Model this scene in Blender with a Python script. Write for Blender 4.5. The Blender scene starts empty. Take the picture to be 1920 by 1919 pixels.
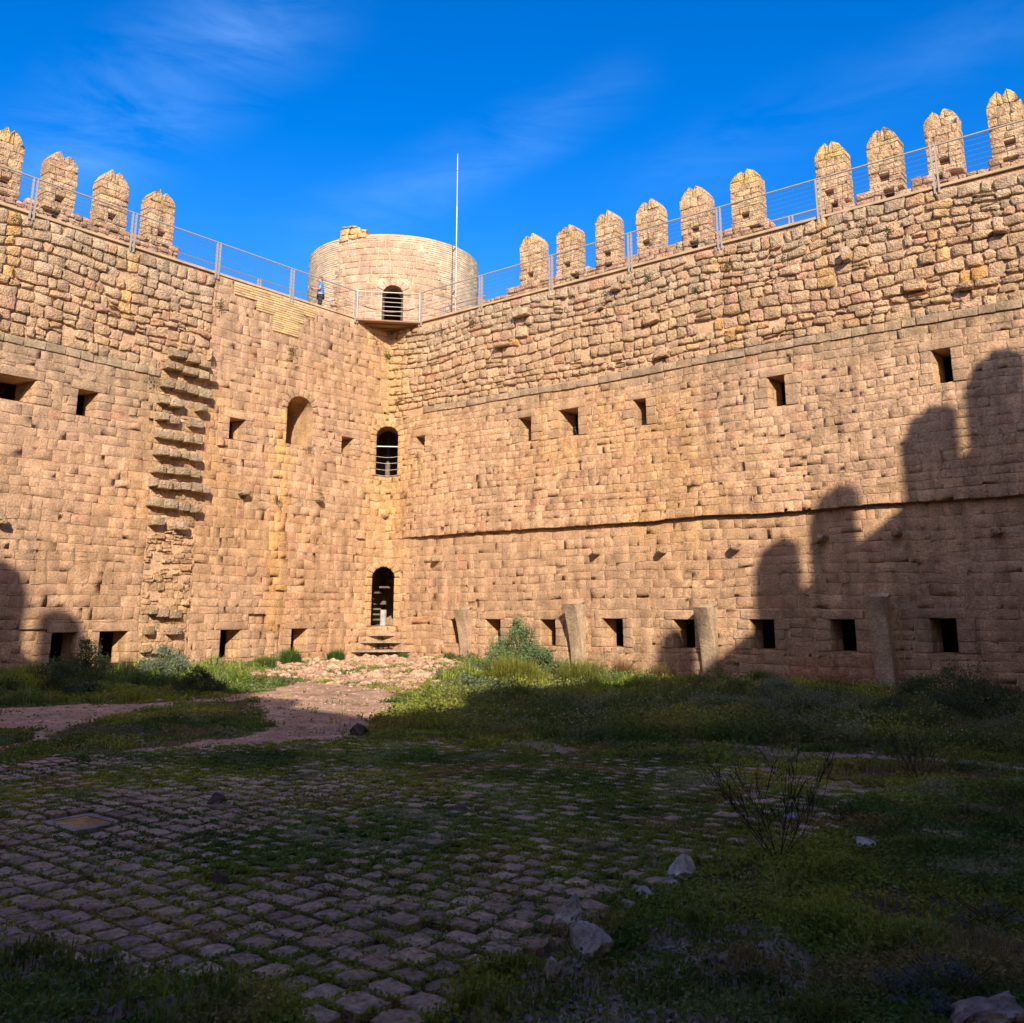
import bpy, bmesh, math, random
import numpy as np
from mathutils import Vector, Matrix

R = np.random.default_rng(7)
random.seed(7)
SC = bpy.context.scene
COL = SC.collection
PI = math.pi
# World: X runs along the right wall, -Y along the left wall, both from the inner corner
# at the origin.  (a, b) = metres from the corner along the right / left wall -> (a, -b).

# ------------------------------------------------------------------ basics
def link(o, parent=None):
    COL.objects.link(o)
    if parent is not None:
        o.parent = parent
    return o

def thing(name, label, cat, loc=(0, 0, 0), group=None):
    o = bpy.data.objects.new(name, None)
    o.empty_display_size = 0.3
    o.location = loc
    link(o)
    o['label'] = label
    o['category'] = cat
    if group:
        o['group'] = group
    return o

def tag(o, label, cat, group=None):
    o['label'] = label
    o['category'] = cat
    if group:
        o['group'] = group
    return o

def mk(name, V, Fs, col=None, mat=None, parent=None, smooth=True, local=True):
    """V (n,3); Fs list of int arrays (m,k); col (n,3) or None."""
    V = np.asarray(V, dtype=np.float32)
    if parent is not None and local:
        V = V - np.array(parent_world(parent), dtype=np.float32)
    if not isinstance(Fs, (list, tuple)):
        Fs = [Fs]
    Fs = [np.asarray(F, dtype=np.int32) for F in Fs if len(F)]
    me = bpy.data.meshes.new(name)
    nl = sum(F.size for F in Fs)
    nf = sum(len(F) for F in Fs)
    me.vertices.add(len(V))
    me.vertices.foreach_set('co', V.ravel())
    me.loops.add(nl)
    me.loops.foreach_set('vertex_index', np.concatenate([F.ravel() for F in Fs]))
    me.polygons.add(nf)
    tot = np.concatenate([np.full(len(F), F.shape[1], dtype=np.int32) for F in Fs])
    st = np.concatenate([[0], np.cumsum(tot)[:-1]]).astype(np.int32)
    me.polygons.foreach_set('loop_start', st)
    me.polygons.foreach_set('loop_total', tot)
    me.polygons.foreach_set('use_smooth', smooth if isinstance(smooth, np.ndarray) else np.full(nf, smooth))
    me.update(calc_edges=True)
    if col is not None:
        at = me.attributes.new('Col', 'FLOAT_COLOR', 'POINT')
        c4 = np.ones((len(V), 4), dtype=np.float32)
        c4[:, :3] = np.clip(col, 0, 1)
        at.data.foreach_set('color', c4.ravel())
    if mat is not None:
        me.materials.append(mat)
    o = bpy.data.objects.new(name, me)
    link(o, parent)
    return o

def parent_world(p):
    v = Vector(p.location)
    while p.parent is not None:
        p = p.parent
        v = v + Vector(p.location)
    return tuple(v)

# ------------------------------------------------------------------ noise
def _h(ix, iy, seed):
    n = (ix.astype(np.int64) * 374761393 + iy.astype(np.int64) * 668265263 + seed * 982451653) & 0x7fffffff
    n = ((n ^ (n >> 13)) * 1274126177) & 0x7fffffff
    n = n ^ (n >> 16)
    return (n & 0xffff) / 32767.5 - 1.0

def vn(x, y, seed=0):
    x = np.asarray(x, dtype=float); y = np.asarray(y, dtype=float)
    x, y = np.broadcast_arrays(x, y)
    ix = np.floor(x); iy = np.floor(y)
    fx = x - ix; fy = y - iy
    fx = fx * fx * (3 - 2 * fx); fy = fy * fy * (3 - 2 * fy)
    a = _h(ix, iy, seed); b = _h(ix + 1, iy, seed)
    c = _h(ix, iy + 1, seed); d = _h(ix + 1, iy + 1, seed)
    return (a * (1 - fx) + b * fx) * (1 - fy) + (c * (1 - fx) + d * fx) * fy

def fbm(x, y, seed=0, oct=4):
    s = 0; am = 0.5
    for k in range(oct):
        s = s + am * vn(np.asarray(x) * 2 ** k, np.asarray(y) * 2 ** k, seed + 17 * k)
        am *= 0.5
    return s

def sst(x, a, b):
    t = np.clip((np.asarray(x, dtype=float) - a) / (b - a), 0, 1)
    return t * t * (3 - 2 * t)

def inpoly(a, b, P):
    a = np.asarray(a); b = np.asarray(b)
    r = np.zeros(a.shape, bool)
    n = len(P)
    for i in range(n):
        x1, y1 = P[i]; x2, y2 = P[(i + 1) % n]
        if y1 == y2:
            continue
        c = ((y1 > b) != (y2 > b)) & (a < (x2 - x1) * (b - y1) / (y2 - y1) + x1)
        r ^= c
    return r

# ------------------------------------------------------------------ materials
def nodes(name):
    m = bpy.data.materials.new(name)
    m.use_nodes = True
    nt = m.node_tree
    return m, nt, nt.nodes['Principled BSDF']

def mat_stone(name, fine=14.0, mott=0.34, bump=0.5, bdist=0.02, rough=0.95, spot=None, streak=0.0, smear=0.0):
    m, nt, bs = nodes(name)
    N = nt.nodes; L = nt.links
    tc = N.new('ShaderNodeTexCoord')
    at = N.new('ShaderNodeAttribute'); at.attribute_name = 'Col'
    n1 = N.new('ShaderNodeTexNoise'); n1.inputs['Scale'].default_value = fine
    n1.inputs['Detail'].default_value = 8; n1.inputs['Roughness'].default_value = 0.68
    n2 = N.new('ShaderNodeTexNoise'); n2.inputs['Scale'].default_value = 2.3
    n2.inputs['Detail'].default_value = 5
    n3 = N.new('ShaderNodeTexVoronoi'); n3.inputs['Scale'].default_value = fine * 1.7
    for n in (n1, n2, n3):
        L.new(tc.outputs['Object'], n.inputs['Vector'])
    mr = N.new('ShaderNodeMapRange')
    mr.inputs['From Min'].default_value = 0.33; mr.inputs['From Max'].default_value = 0.67
    mr.inputs['To Min'].default_value = 1 - mott; mr.inputs['To Max'].default_value = 1 + mott
    L.new(n1.outputs['Fac'], mr.inputs['Value'])
    mr2 = N.new('ShaderNodeMapRange')
    mr2.inputs['From Min'].default_value = 0.3; mr2.inputs['From Max'].default_value = 0.7
    mr2.inputs['To Min'].default_value = 0.80; mr2.inputs['To Max'].default_value = 1.18
    L.new(n2.outputs['Fac'], mr2.inputs['Value'])
    mu = N.new('ShaderNodeMath'); mu.operation = 'MULTIPLY'
    L.new(mr.outputs[0], mu.inputs[0]); L.new(mr2.outputs[0], mu.inputs[1])
    # rain streaks: stains drawn out vertically
    mpn = N.new('ShaderNodeMapping'); mpn.inputs['Scale'].default_value = (1.7, 1.7, .16)
    L.new(tc.outputs['Object'], mpn.inputs['Vector'])
    n6 = N.new('ShaderNodeTexNoise'); n6.inputs['Scale'].default_value = 1.6; n6.inputs['Detail'].default_value = 7; n6.inputs['Roughness'].default_value = .6
    L.new(mpn.outputs[0], n6.inputs['Vector'])
    mr6 = N.new('ShaderNodeMapRange'); mr6.inputs['From Min'].default_value = 0.32; mr6.inputs['From Max'].default_value = 0.62
    mr6.inputs['To Min'].default_value = 1 - .22 * streak; mr6.inputs['To Max'].default_value = 1 + .08 * streak
    L.new(n6.outputs['Fac'], mr6.inputs['Value'])
    mu6 = N.new('ShaderNodeMath'); mu6.operation = 'MULTIPLY'
    L.new(mu.outputs[0], mu6.inputs[0]); L.new(mr6.outputs[0], mu6.inputs[1])
    src = at.outputs['Color']
    if smear:
        n7 = N.new('ShaderNodeTexNoise'); n7.inputs['Scale'].default_value = 3.1; n7.inputs['Detail'].default_value = 8; n7.inputs['Roughness'].default_value = .62; n7.inputs['Distortion'].default_value = .6
        L.new(tc.outputs['Object'], n7.inputs['Vector'])
        m7 = N.new('ShaderNodeMapRange'); m7.inputs['From Min'].default_value = .50; m7.inputs['From Max'].default_value = .62; m7.inputs['To Max'].default_value = smear
        L.new(n7.outputs['Fac'], m7.inputs['Value'])
        x7 = N.new('ShaderNodeMix'); x7.data_type = 'RGBA'
        L.new(m7.outputs[0], x7.inputs[0]); L.new(src, x7.inputs[6]); x7.inputs[7].default_value = (.555, .36, .225, 1)
        src = x7.outputs[2]
    vm = N.new('ShaderNodeVectorMath'); vm.operation = 'SCALE'
    L.new(src, vm.inputs[0]); L.new(mu6.outputs[0], vm.inputs['Scale'])
    out = vm.outputs[0]
    if spot is not None:                       # lichen / rust specks
        n4 = N.new('ShaderNodeTexNoise'); n4.inputs['Scale'].default_value = 5.5
        n4.inputs['Detail'].default_value = 6; n4.inputs['Roughness'].default_value = 0.75
        L.new(tc.outputs['Object'], n4.inputs['Vector'])
        cr = N.new('ShaderNodeMapRange')
        cr.inputs['From Min'].default_value = 0.60; cr.inputs['From Max'].default_value = 0.72
        cr.inputs['To Min'].default_value = 0; cr.inputs['To Max'].default_value = 0.55
        L.new(n4.outputs['Fac'], cr.inputs['Value'])
        mx = N.new('ShaderNodeMix'); mx.data_type = 'RGBA'
        L.new(cr.outputs[0], mx.inputs[0]); L.new(out, mx.inputs[6])
        mx.inputs[7].default_value = (*spot, 1)
        out = mx.outputs[2]
    L.new(out, bs.inputs['Base Color'])
    bs.inputs['Roughness'].default_value = rough
    bs.inputs['Specular IOR Level'].default_value = 0.15
    ad = N.new('ShaderNodeMath'); ad.operation = 'MULTIPLY_ADD'
    L.new(n3.outputs['Distance'], ad.inputs[0]); ad.inputs[1].default_value = 0.35
    L.new(n1.outputs['Fac'], ad.inputs[2])
    bp = N.new('ShaderNodeBump'); bp.inputs['Strength'].default_value = bump
    bp.inputs['Distance'].default_value = bdist
    L.new(ad.outputs[0], bp.inputs['Height'])
    L.new(bp.outputs[0], bs.inputs['Normal'])
    return m

def mat_attr(name, rough=0.8, spec=0.2, trans=0.0, var=0.0):
    m, nt, bs = nodes(name)
    N = nt.nodes; L = nt.links
    at = N.new('ShaderNodeAttribute'); at.attribute_name = 'Col'
    out = at.outputs['Color']
    if var:
        tc = N.new('ShaderNodeTexCoord')
        n1 = N.new('ShaderNodeTexNoise'); n1.inputs['Scale'].default_value = 30; n1.inputs['Detail'].default_value = 4
        L.new(tc.outputs['Object'], n1.inputs['Vector'])
        mr = N.new('ShaderNodeMapRange'); mr.inputs['To Min'].default_value = 1 - var * 2; mr.inputs['To Max'].default_value = 1 + var * 2
        L.new(n1.outputs['Fac'], mr.inputs['Value'])
        vm = N.new('ShaderNodeVectorMath'); vm.operation = 'SCALE'
        L.new(out, vm.inputs[0]); L.new(mr.outputs[0], vm.inputs['Scale'])
        out = vm.outputs[0]
    L.new(out, bs.inputs['Base Color'])
    bs.inputs['Roughness'].default_value = rough
    bs.inputs['Specular IOR Level'].default_value = spec
    if trans:
        tr = N.new('ShaderNodeBsdfTranslucent'); L.new(out, tr.inputs['Color'])
        ms = N.new('ShaderNodeMixShader'); ms.inputs[0].default_value = trans
        L.new(bs.outputs[0], ms.inputs[1]); L.new(tr.outputs[0], ms.inputs[2])
        L.new(ms.outputs[0], N['Material Output'].inputs['Surface'])
    return m

def mat_plain(name, c, rough=0.6, metal=0.0, var=0.15, scale=20):
    m, nt, bs = nodes(name)
    N = nt.nodes; L = nt.links
    tc = N.new('ShaderNodeTexCoord')
    n1 = N.new('ShaderNodeTexNoise'); n1.inputs['Scale'].default_value = scale; n1.inputs['Detail'].default_value = 5
    L.new(tc.outputs['Object'], n1.inputs['Vector'])
    cr = N.new('ShaderNodeMix'); cr.data_type = 'RGBA'
    L.new(n1.outputs['Fac'], cr.inputs[0])
    cr.inputs[6].default_value = (*[min(1, v * (1 - var * 1.6)) for v in c], 1)
    cr.inputs[7].default_value = (*[min(1, v * (1 + var * 1.6)) for v in c], 1)
    L.new(cr.outputs[2], bs.inputs['Base Color'])
    bs.inputs['Roughness'].default_value = rough
    bs.inputs['Metallic'].default_value = metal
    return m

M_ASH = mat_stone('ashlar_stone', fine=20, mott=0.36, bump=0.9, bdist=0.036, streak=1.2, smear=.65, spot=(0.50, 0.27, 0.11))
M_RUB = mat_stone('rubble_stone', fine=12, mott=0.34, bump=1.0, bdist=0.075, streak=.6, smear=.4, spot=(0.55, 0.30, 0.12))
M_MOR = mat_stone('lime_mortar', fine=16, mott=0.3, bump=0.8, bdist=0.04)
M_BRK = mat_stone('thin_brick', fine=30, mott=0.12, bump=0.2, bdist=0.005)
M_DARK = mat_stone('dark_inner_stone', fine=8, mott=0.3, bump=0.6, bdist=0.02)  # inner faces coloured dark to stand in for unlit interiors
M_CON = mat_stone('weathered_concrete', fine=15, mott=0.34, bump=0.8, bdist=0.03, streak=1.3)
M_GND = mat_stone('earth', fine=22, mott=0.42, bump=0.9, bdist=0.03)
M_COB = mat_stone('cobble_stone', fine=24, mott=0.5, bump=1.0, bdist=0.02)
M_LIME = mat_stone('limestone_rock', fine=9, mott=0.4, bump=1.0, bdist=0.04)
M_LEAF = mat_attr('leaves', rough=0.6, spec=0.25, trans=0.4)
M_TWIG = mat_attr('twigs', rough=0.9, spec=0.1)
M_STEEL = mat_plain('galvanised_steel', (0.50, 0.44, 0.38), rough=0.45, metal=0.4, var=0.12)
M_CABLE = mat_plain('steel_cable', (0.30, 0.30, 0.32), rough=0.4, metal=0.6, var=0.1)
M_RUST = mat_plain('corten_plate', (0.30, 0.17, 0.10), rough=0.8, metal=0.1, var=0.2)

# ------------------------------------------------------------------ stones
K = 7
_base = np.arange(K * K).reshape(K, K)
_q = np.stack([_base[:-1, :-1], _base[:-1, 1:], _base[1:, 1:], _base[1:, :-1]], -1).reshape(-1, 4)

def stones(name, Q, df, db, rad, col, rough, mapf, flip, mat, parent, cap=False, dfun=None, warp=0.0, seed=1, jit=0.0, xyr=None):
    """Q (N,4,2) corner points (s,z); df/db (N,) front/back depth; rad (N,) edge radius."""
    Q = np.asarray(Q, float)
    n = len(Q)
    if n == 0:
        return None
    df = np.broadcast_to(np.asarray(df, float), (n,)); db = np.broadcast_to(np.asarray(db, float), (n,))
    rad = np.broadcast_to(np.asarray(rad, float), (n,)); rough = np.broadcast_to(np.asarray(rough, float), (n,))
    if jit:
        Q = Q + R.uniform(-jit, jit, Q.shape)
    w = np.maximum(0.03, Q[:, 1, 0] - Q[:, 0, 0]); h = np.maximum(0.03, Q[:, 3, 1] - Q[:, 0, 1])
    ru = np.minimum(0.34, rad / w); rv = np.minimum(0.34, rad / h)
    z_ = np.zeros(n); o_ = np.ones(n)
    U = np.stack([z_, z_, ru, o_ * .5, 1 - ru, o_, o_], 1)
    W = np.stack([z_, z_, rv, o_ * .5, 1 - rv, o_, o_], 1)
    u = U[:, None, :, None]; v = W[:, :, None, None]
    P = (Q[:, None, None, 0] * (1 - u) * (1 - v) + Q[:, None, None, 1] * u * (1 - v)
         + Q[:, None, None, 2] * u * v + Q[:, None, None, 3] * (1 - u) * v)     # n,K,K,2
    cen = Q.mean(1)[:, None, None, :]
    edge = np.zeros((K, K), bool); edge[:2] = edge[-2:] = True
    edge2 = np.zeros((K, K), bool); edge2[:, :2] = edge2[:, -2:] = True
    corner = edge & edge2
    sh = cen - P
    ln = np.linalg.norm(sh, axis=-1, keepdims=True) + 1e-6
    P = P + corner[None, :, :, None] * sh / ln * (rad[:, None, None, None] * 0.62)
    # edge wobble, shared by the two outer rings
    J = R.normal(0, 1, (n, K, K, 3))
    J[:, 0] = J[:, 1]; J[:, -1] = J[:, -2]; J[:, :, 0] = J[:, :, 1]; J[:, :, -1] = J[:, :, -2]
    J[:, 0, 0] = J[:, 1, 1]; J[:, 0, -1] = J[:, 1, -2]; J[:, -1, 0] = J[:, -2, 1]; J[:, -1, -1] = J[:, -2, -2]
    P = P + J[..., :2] * (rough[:, None, None, None] * 0.7 if xyr is None else xyr)
    D = np.empty((n, K, K)); D[:] = df[:, None, None]
    ring1 = np.zeros((K, K), bool); ring1[1:-1, 1:-1] = True; ring1[2:-2, 2:-2] = False
    ring0 = np.ones((K, K), bool); ring0[1:-1, 1:-1] = False
    D = D + J[..., 2] * rough[:, None, None]
    D = D - ring1[None] * (rad * np.where(rad < .018, .28, .55))[:, None, None]
    D[:, ring0] = db[:, None]
    S = P[..., 0]; Z = P[..., 1]
    if warp:
        Z = Z + warp * vn(S / 2.2, Z / 1.3, seed)
    if dfun is not None:
        D = D + dfun(S, Z)
    X = mapf(S.ravel(), D.ravel(), Z.ravel())
    F = (_q[None] + (np.arange(n) * K * K)[:, None, None]).reshape(-1, 4)
    if cap:
        c = np.array([0, K * (K - 1), K * K - 1, K - 1])
        F = np.concatenate([F, c[None] + (np.arange(n) * K * K)[:, None]])
    if flip:
        F = F[:, ::-1]
    C = np.repeat(np.asarray(col, float), K * K, axis=0)
    # only the face of each stone is shaded smooth; its sides meet it at a hard arris
    ii, jj = np.divmod(np.arange((K - 1) ** 2), K - 1)
    face = (ii > 0) & (ii < K - 2) & (jj > 0) & (jj < K - 2)
    sm = np.tile(face, n)
    if cap:
        sm = np.concatenate([sm, np.zeros(n, bool)])
    return mk(name, X, F, C, mat, parent, smooth=sm)

def mapA(s, d, z):
    return np.stack([s, -np.asarray(d), z], -1)
def mapB(s, d, z):
    return np.stack([np.asarray(d), -np.asarray(s), z], -1)

TC = (-4.2 / math.sqrt(2), 4.2 / math.sqrt(2)); TR = 3.7     # tower centre (world) and radius
def mapT(s, d, z):
    th = PI / 4 + np.asarray(s) / TR
    rr = TR + np.asarray(d)
    return np.stack([TC[0] + rr * np.cos(th), TC[1] - rr * np.sin(th), z], -1)

def clip_rects(rects, holes):
    out = []
    for r in rects:
        todo = [r]
        for hx0, hx1, hz0, hz1 in holes:
            nxt = []
            for (x0, x1, z0, z1) in todo:
                if x1 <= hx0 or x0 >= hx1 or z1 <= hz0 or z0 >= hz1:
                    nxt.append((x0, x1, z0, z1)); continue
                c = [(x0, min(x1, hx0), z0, z1), (max(x0, hx1), x1, z0, z1)]
                xm0, xm1 = max(x0, hx0), min(x1, hx1)
                c += [(xm0, xm1, z0, hz0), (xm0, xm1, hz1, z1)]
                for q in c:
                    if q[1] - q[0] > 0.07 and q[3] - q[2] > 0.07:
                        nxt.append(q)
            todo = nxt
        out += todo
    return out

def course(s0, s1, z0, z1, hr, wr, gap, holes=(), irr=0.0):
    """rows of stones -> Q (N,4,2)"""
    zs = [z0]
    while zs[-1] < z1 - hr[0] * .6:
        zs.append(zs[-1] + random.uniform(*hr))
    zs = np.array(zs); zs = z0 + (zs - z0) * (z1 - z0) / (zs[-1] - z0)
    rects = []
    for k in range(len(zs) - 1):
        h = zs[k + 1] - zs[k]
        s = s0
        while s < s1 - 0.04:
            w = random.uniform(*wr)
            if random.random() < 0.12:
                w *= 1.35
            if s1 - (s + w) < wr[0] * .5:
                w = s1 - s
            a, b = s, s + w
            if irr and random.random() < irr and w > 0.25:
                t = random.uniform(.35, .65)
                rects.append((a, b, zs[k], zs[k] + h * t)); rects.append((a, b, zs[k] + h * t, zs[k + 1]))
            else:
                rects.append((a, b, zs[k], zs[k + 1]))
            s = b
    rects = clip_rects(rects, holes)
    r = np.array(rects)
    g = gap / 2
    x0, x1, za, zb = r[:, 0] + g, r[:, 1] - g, r[:, 2] + g, r[:, 3] - g
    return np.stack([np.stack([x0, za], -1), np.stack([x1, za], -1), np.stack([x1, zb], -1), np.stack([x0, zb], -1)], 1)

def rectq(x0, x1, z0, z1):
    return [[x0, z0], [x1, z0], [x1, z1], [x0, z1]]

def backing(name, s0, s1, z0, z1, d, holes, mapf, flip, mat, parent, col, dfun=None):
    xs = sorted(set([s0, s1] + [h[i] for h in holes for i in (0, 1) if s0 < h[i] < s1] + list(np.arange(s0, s1, 0.25))))
    zz = sorted(set([z0, z1] + [h[i] for h in holes for i in (2, 3) if z0 < h[i] < z1] + list(np.arange(z0, z1, 0.5))))
    xs = np.array(xs); zz = np.array(zz)
    SX, SZ = np.meshgrid(xs, zz)
    D = np.full(SX.shape, d)
    if dfun is not None:
        D = D + dfun(SX, SZ)
    V = mapf(SX.ravel(), D.ravel(), SZ.ravel())
    F = []
    nx = len(xs)
    for j in range(len(zz) - 1):
        zc = (zz[j] + zz[j + 1]) / 2
        for i in range(nx - 1):
            xc = (xs[i] + xs[i + 1]) / 2
            if any(h[0] < xc < h[1] and h[2] < zc < h[3] for h in holes):
                continue
            F.append((j * nx + i, j * nx + i + 1, (j + 1) * nx + i + 1, (j + 1) * nx + i))
    F = np.array(F)
    if flip:
        F = F[:, ::-1]
    n = vn(SX.ravel() * 1.5, SZ.ravel() * 1.5, 5)[:, None] * 0.06
    c = np.array(col)[None] * (1 + n)
    return mk(name, V, F, c, mat, parent, smooth=False)

def boxes(name, L, mapf, flip, mat, parent, col):
    """L: list of (s0,s1,d0,d1,z0,z1) -> one mesh"""
    V = []; F = []
    for k, (s0, s1, d0, d1, z0, z1) in enumerate(L):
        b = [(s0, d0, z0), (s1, d0, z0), (s1, d1, z0), (s0, d1, z0), (s0, d0, z1), (s1, d0, z1), (s1, d1, z1), (s0, d1, z1)]
        V += b
        o = k * 8
        F += [(o, o + 3, o + 2, o + 1), (o + 4, o + 5, o + 6, o + 7), (o, o + 1, o + 5, o + 4), (o + 1, o + 2, o + 6, o + 5),
              (o + 2, o + 3, o + 7, o + 6), (o + 3, o, o + 4, o + 7)]
    V = np.array(V, float)
    X = mapf(V[:, 0], V[:, 1], V[:, 2])
    return mk(name, X, np.array(F), np.tile(np.array(col, float), (len(V), 1)), mat, parent, smooth=False)

# ------------------------------------------------------------------ stone colours (albedo)
def pick(n, base, var=0.11, hue=0.05):
    b = np.tile(np.array(base, float), (n, 1))
    b *= (1 + R.normal(0, var, (n, 1)))
    b *= (1 + R.normal(0, hue, (n, 3)) * np.array([0.4, 0.25, 1.1]))
    return b

def mixc(c, tgt, f):
    f = np.clip(np.asarray(f), 0, 1)[:, None]
    return c * (1 - f) + np.array(tgt)[None] * f * (c.mean(1, keepdims=True) / c.mean())

def col_ashlar(Q, side):
    s = Q[:, :, 0].mean(1); z = Q[:, :, 1].mean(1)
    n = len(Q)
    c = pick(n, (0.57, 0.355, 0.215), 0.06, .03)
    grey = sst(fbm(s / 5, z / 4, 3 + side) + 0.1, 0.0, 0.35) * 0.55
    c = mixc(c, (0.46, 0.315, 0.215), grey)
    org = sst(fbm(s / 4 + 9, z / 3.5, 40 + side), 0.02, 0.35) * 0.5
    c = mixc(c, (0.60, 0.34, 0.14), org)
    # ochre wash running down the inner corner
    f = np.exp(-(s / 1.3) ** 2) * (0.6 + 0.3 * vn(s * 2, z / 2, 8))
    c = mixc(c, (0.68, 0.41, 0.17), f)
    if side == 0:
        # weathered grey-brown skirt of the tall face and of the foot
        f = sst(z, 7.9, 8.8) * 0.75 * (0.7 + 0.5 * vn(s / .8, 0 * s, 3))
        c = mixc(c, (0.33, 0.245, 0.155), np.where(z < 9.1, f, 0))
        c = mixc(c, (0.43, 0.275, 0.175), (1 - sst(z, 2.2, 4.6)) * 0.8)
        f = sst(s, 15, 15.6) * (1 - sst(s, 17.6, 18.4)) * (1 - sst(z, 0.3, 0.6))
        c = mixc(c, (0.42, 0.20, 0.12), f * .8)
    else:
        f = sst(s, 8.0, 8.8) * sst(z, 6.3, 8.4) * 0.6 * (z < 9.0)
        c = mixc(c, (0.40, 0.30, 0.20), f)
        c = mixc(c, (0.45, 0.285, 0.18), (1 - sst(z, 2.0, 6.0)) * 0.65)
        f = np.exp(-((s - 4.9 - .15 * vn(s, z, 2)) / .35) ** 2) * (z < 8.5) * (z > 1)
        c = mixc(c, (0.70, 0.40, 0.15), f * .8)
    pink = (R.random(n) < 0.05) & (vn(s / 3, z / 3, 55) > 0)
    c[pink] = pick(pink.sum(), (0.50, 0.28, 0.175), .06)
    return c

def col_rubble(Q, side):
    s = Q[:, :, 0].mean(1); z = Q[:, :, 1].mean(1)
    n = len(Q)
    c = pick(n, (0.57, 0.385, 0.24), 0.08, .03)
    c = mixc(c, (0.50, 0.385, 0.275), sst(z, 10.2, 12.0) * .7)
    org = sst(vn(s / 1.3, z / .9, 77 + side), 0.55, 0.9)
    c = mixc(c, (0.62, 0.34, 0.13), org * (R.random(n) < .6))
    pk = R.random(n) < 0.09
    c[pk] = pick(pk.sum(), (0.54, 0.33, 0.215), .06)
    c = mixc(c, (0.66, 0.43, 0.2), np.exp(-(s / 1.0) ** 2) * .7)
    if side == 1:
        for s0 in (14.3, 10.9, 7.8):
            c = mixc(c, (0.68, 0.42, 0.17), np.exp(-((s - s0) / .2) ** 2) * .9 * (z > 10))
    else:
        for s0 in (17.1, 20.1):
            c = mixc(c, (0.68, 0.42, 0.17), np.exp(-((s - s0) / .22) ** 2) * .6 * (z > 10.5))
    return c

MORTAR = (0.57, 0.375, 0.235)

# ------------------------------------------------------------------ curtain walls
fil = lambda S: 0.13 * np.clip(1 - np.asarray(S) / 0.75, 0, 1) ** 2      # the corner is slightly rounded

def dfA(S, Z):
    return fil(S) + 0.012 * vn(S / 1.4, Z / 1.1, 31)
def dfA_low(S, Z):
    return dfA(S, Z) - 0.0
def crack_z(S):
    return 4.31 + 0.035 * vn(np.asarray(S) / 0.7, 0 * np.asarray(S), 12)
def dfA_up(S, Z):
    return dfA(S, Z) + 0.17 * sst(S, 0.3, 2.4)
def dfB(S, Z):
    return fil(S) + 0.015 * vn(S / 1.4, Z / 1.1, 32)

LA = 31.7; LB = 30.8
WT = -2.2
winA_low = [(3.34, 4.03, .63, 1.42), (4.93, 5.58, .63, 1.43), (7.2, 7.8, .63, 1.43), (9.55, 10.28, .65, 1.47), (11.95, 12.65, .65, 1.45),
            (14.3, 15.0, .68, 1.46), (16.5, 17.15, .67, 1.47), (18.95, 19.55, .69, 1.5)]
winA_up = [(1.62, 2.12, 7.33, 7.96), (6.48, 7.0, 7.2, 8.03), (8.15, 8.9, 7.18, 8.08), (10.96, 11.4, 7.2, 8.02), (15.3, 15.8, 7.2, 8.06), (19.65, 20.1, 7.2, 8.07)]
winB_low = [(11.36, 12.06, .27, 1.12), (9.88, 10.73, .27, 1.13), (6.1, 6.85, .27, 1.12), (3.45, 4.12, .36, 1.12)]
winB_up = [(13.2, 14.3, 7.15, 7.8), (11.44, 12.04, 7.04, 7.78), (6.42, 7.03, 7.09, 7.79), (1.72, 2.3, 7.23, 7.86)]
archB = (3.68, 4.78, 7.22, 9.0)
HOLE_S = 0.61
doorz = (1.17, 3.33); archz = (6.62, 8.58)
beamA = [(4.13, 4.25, 0, 0)]

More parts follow.
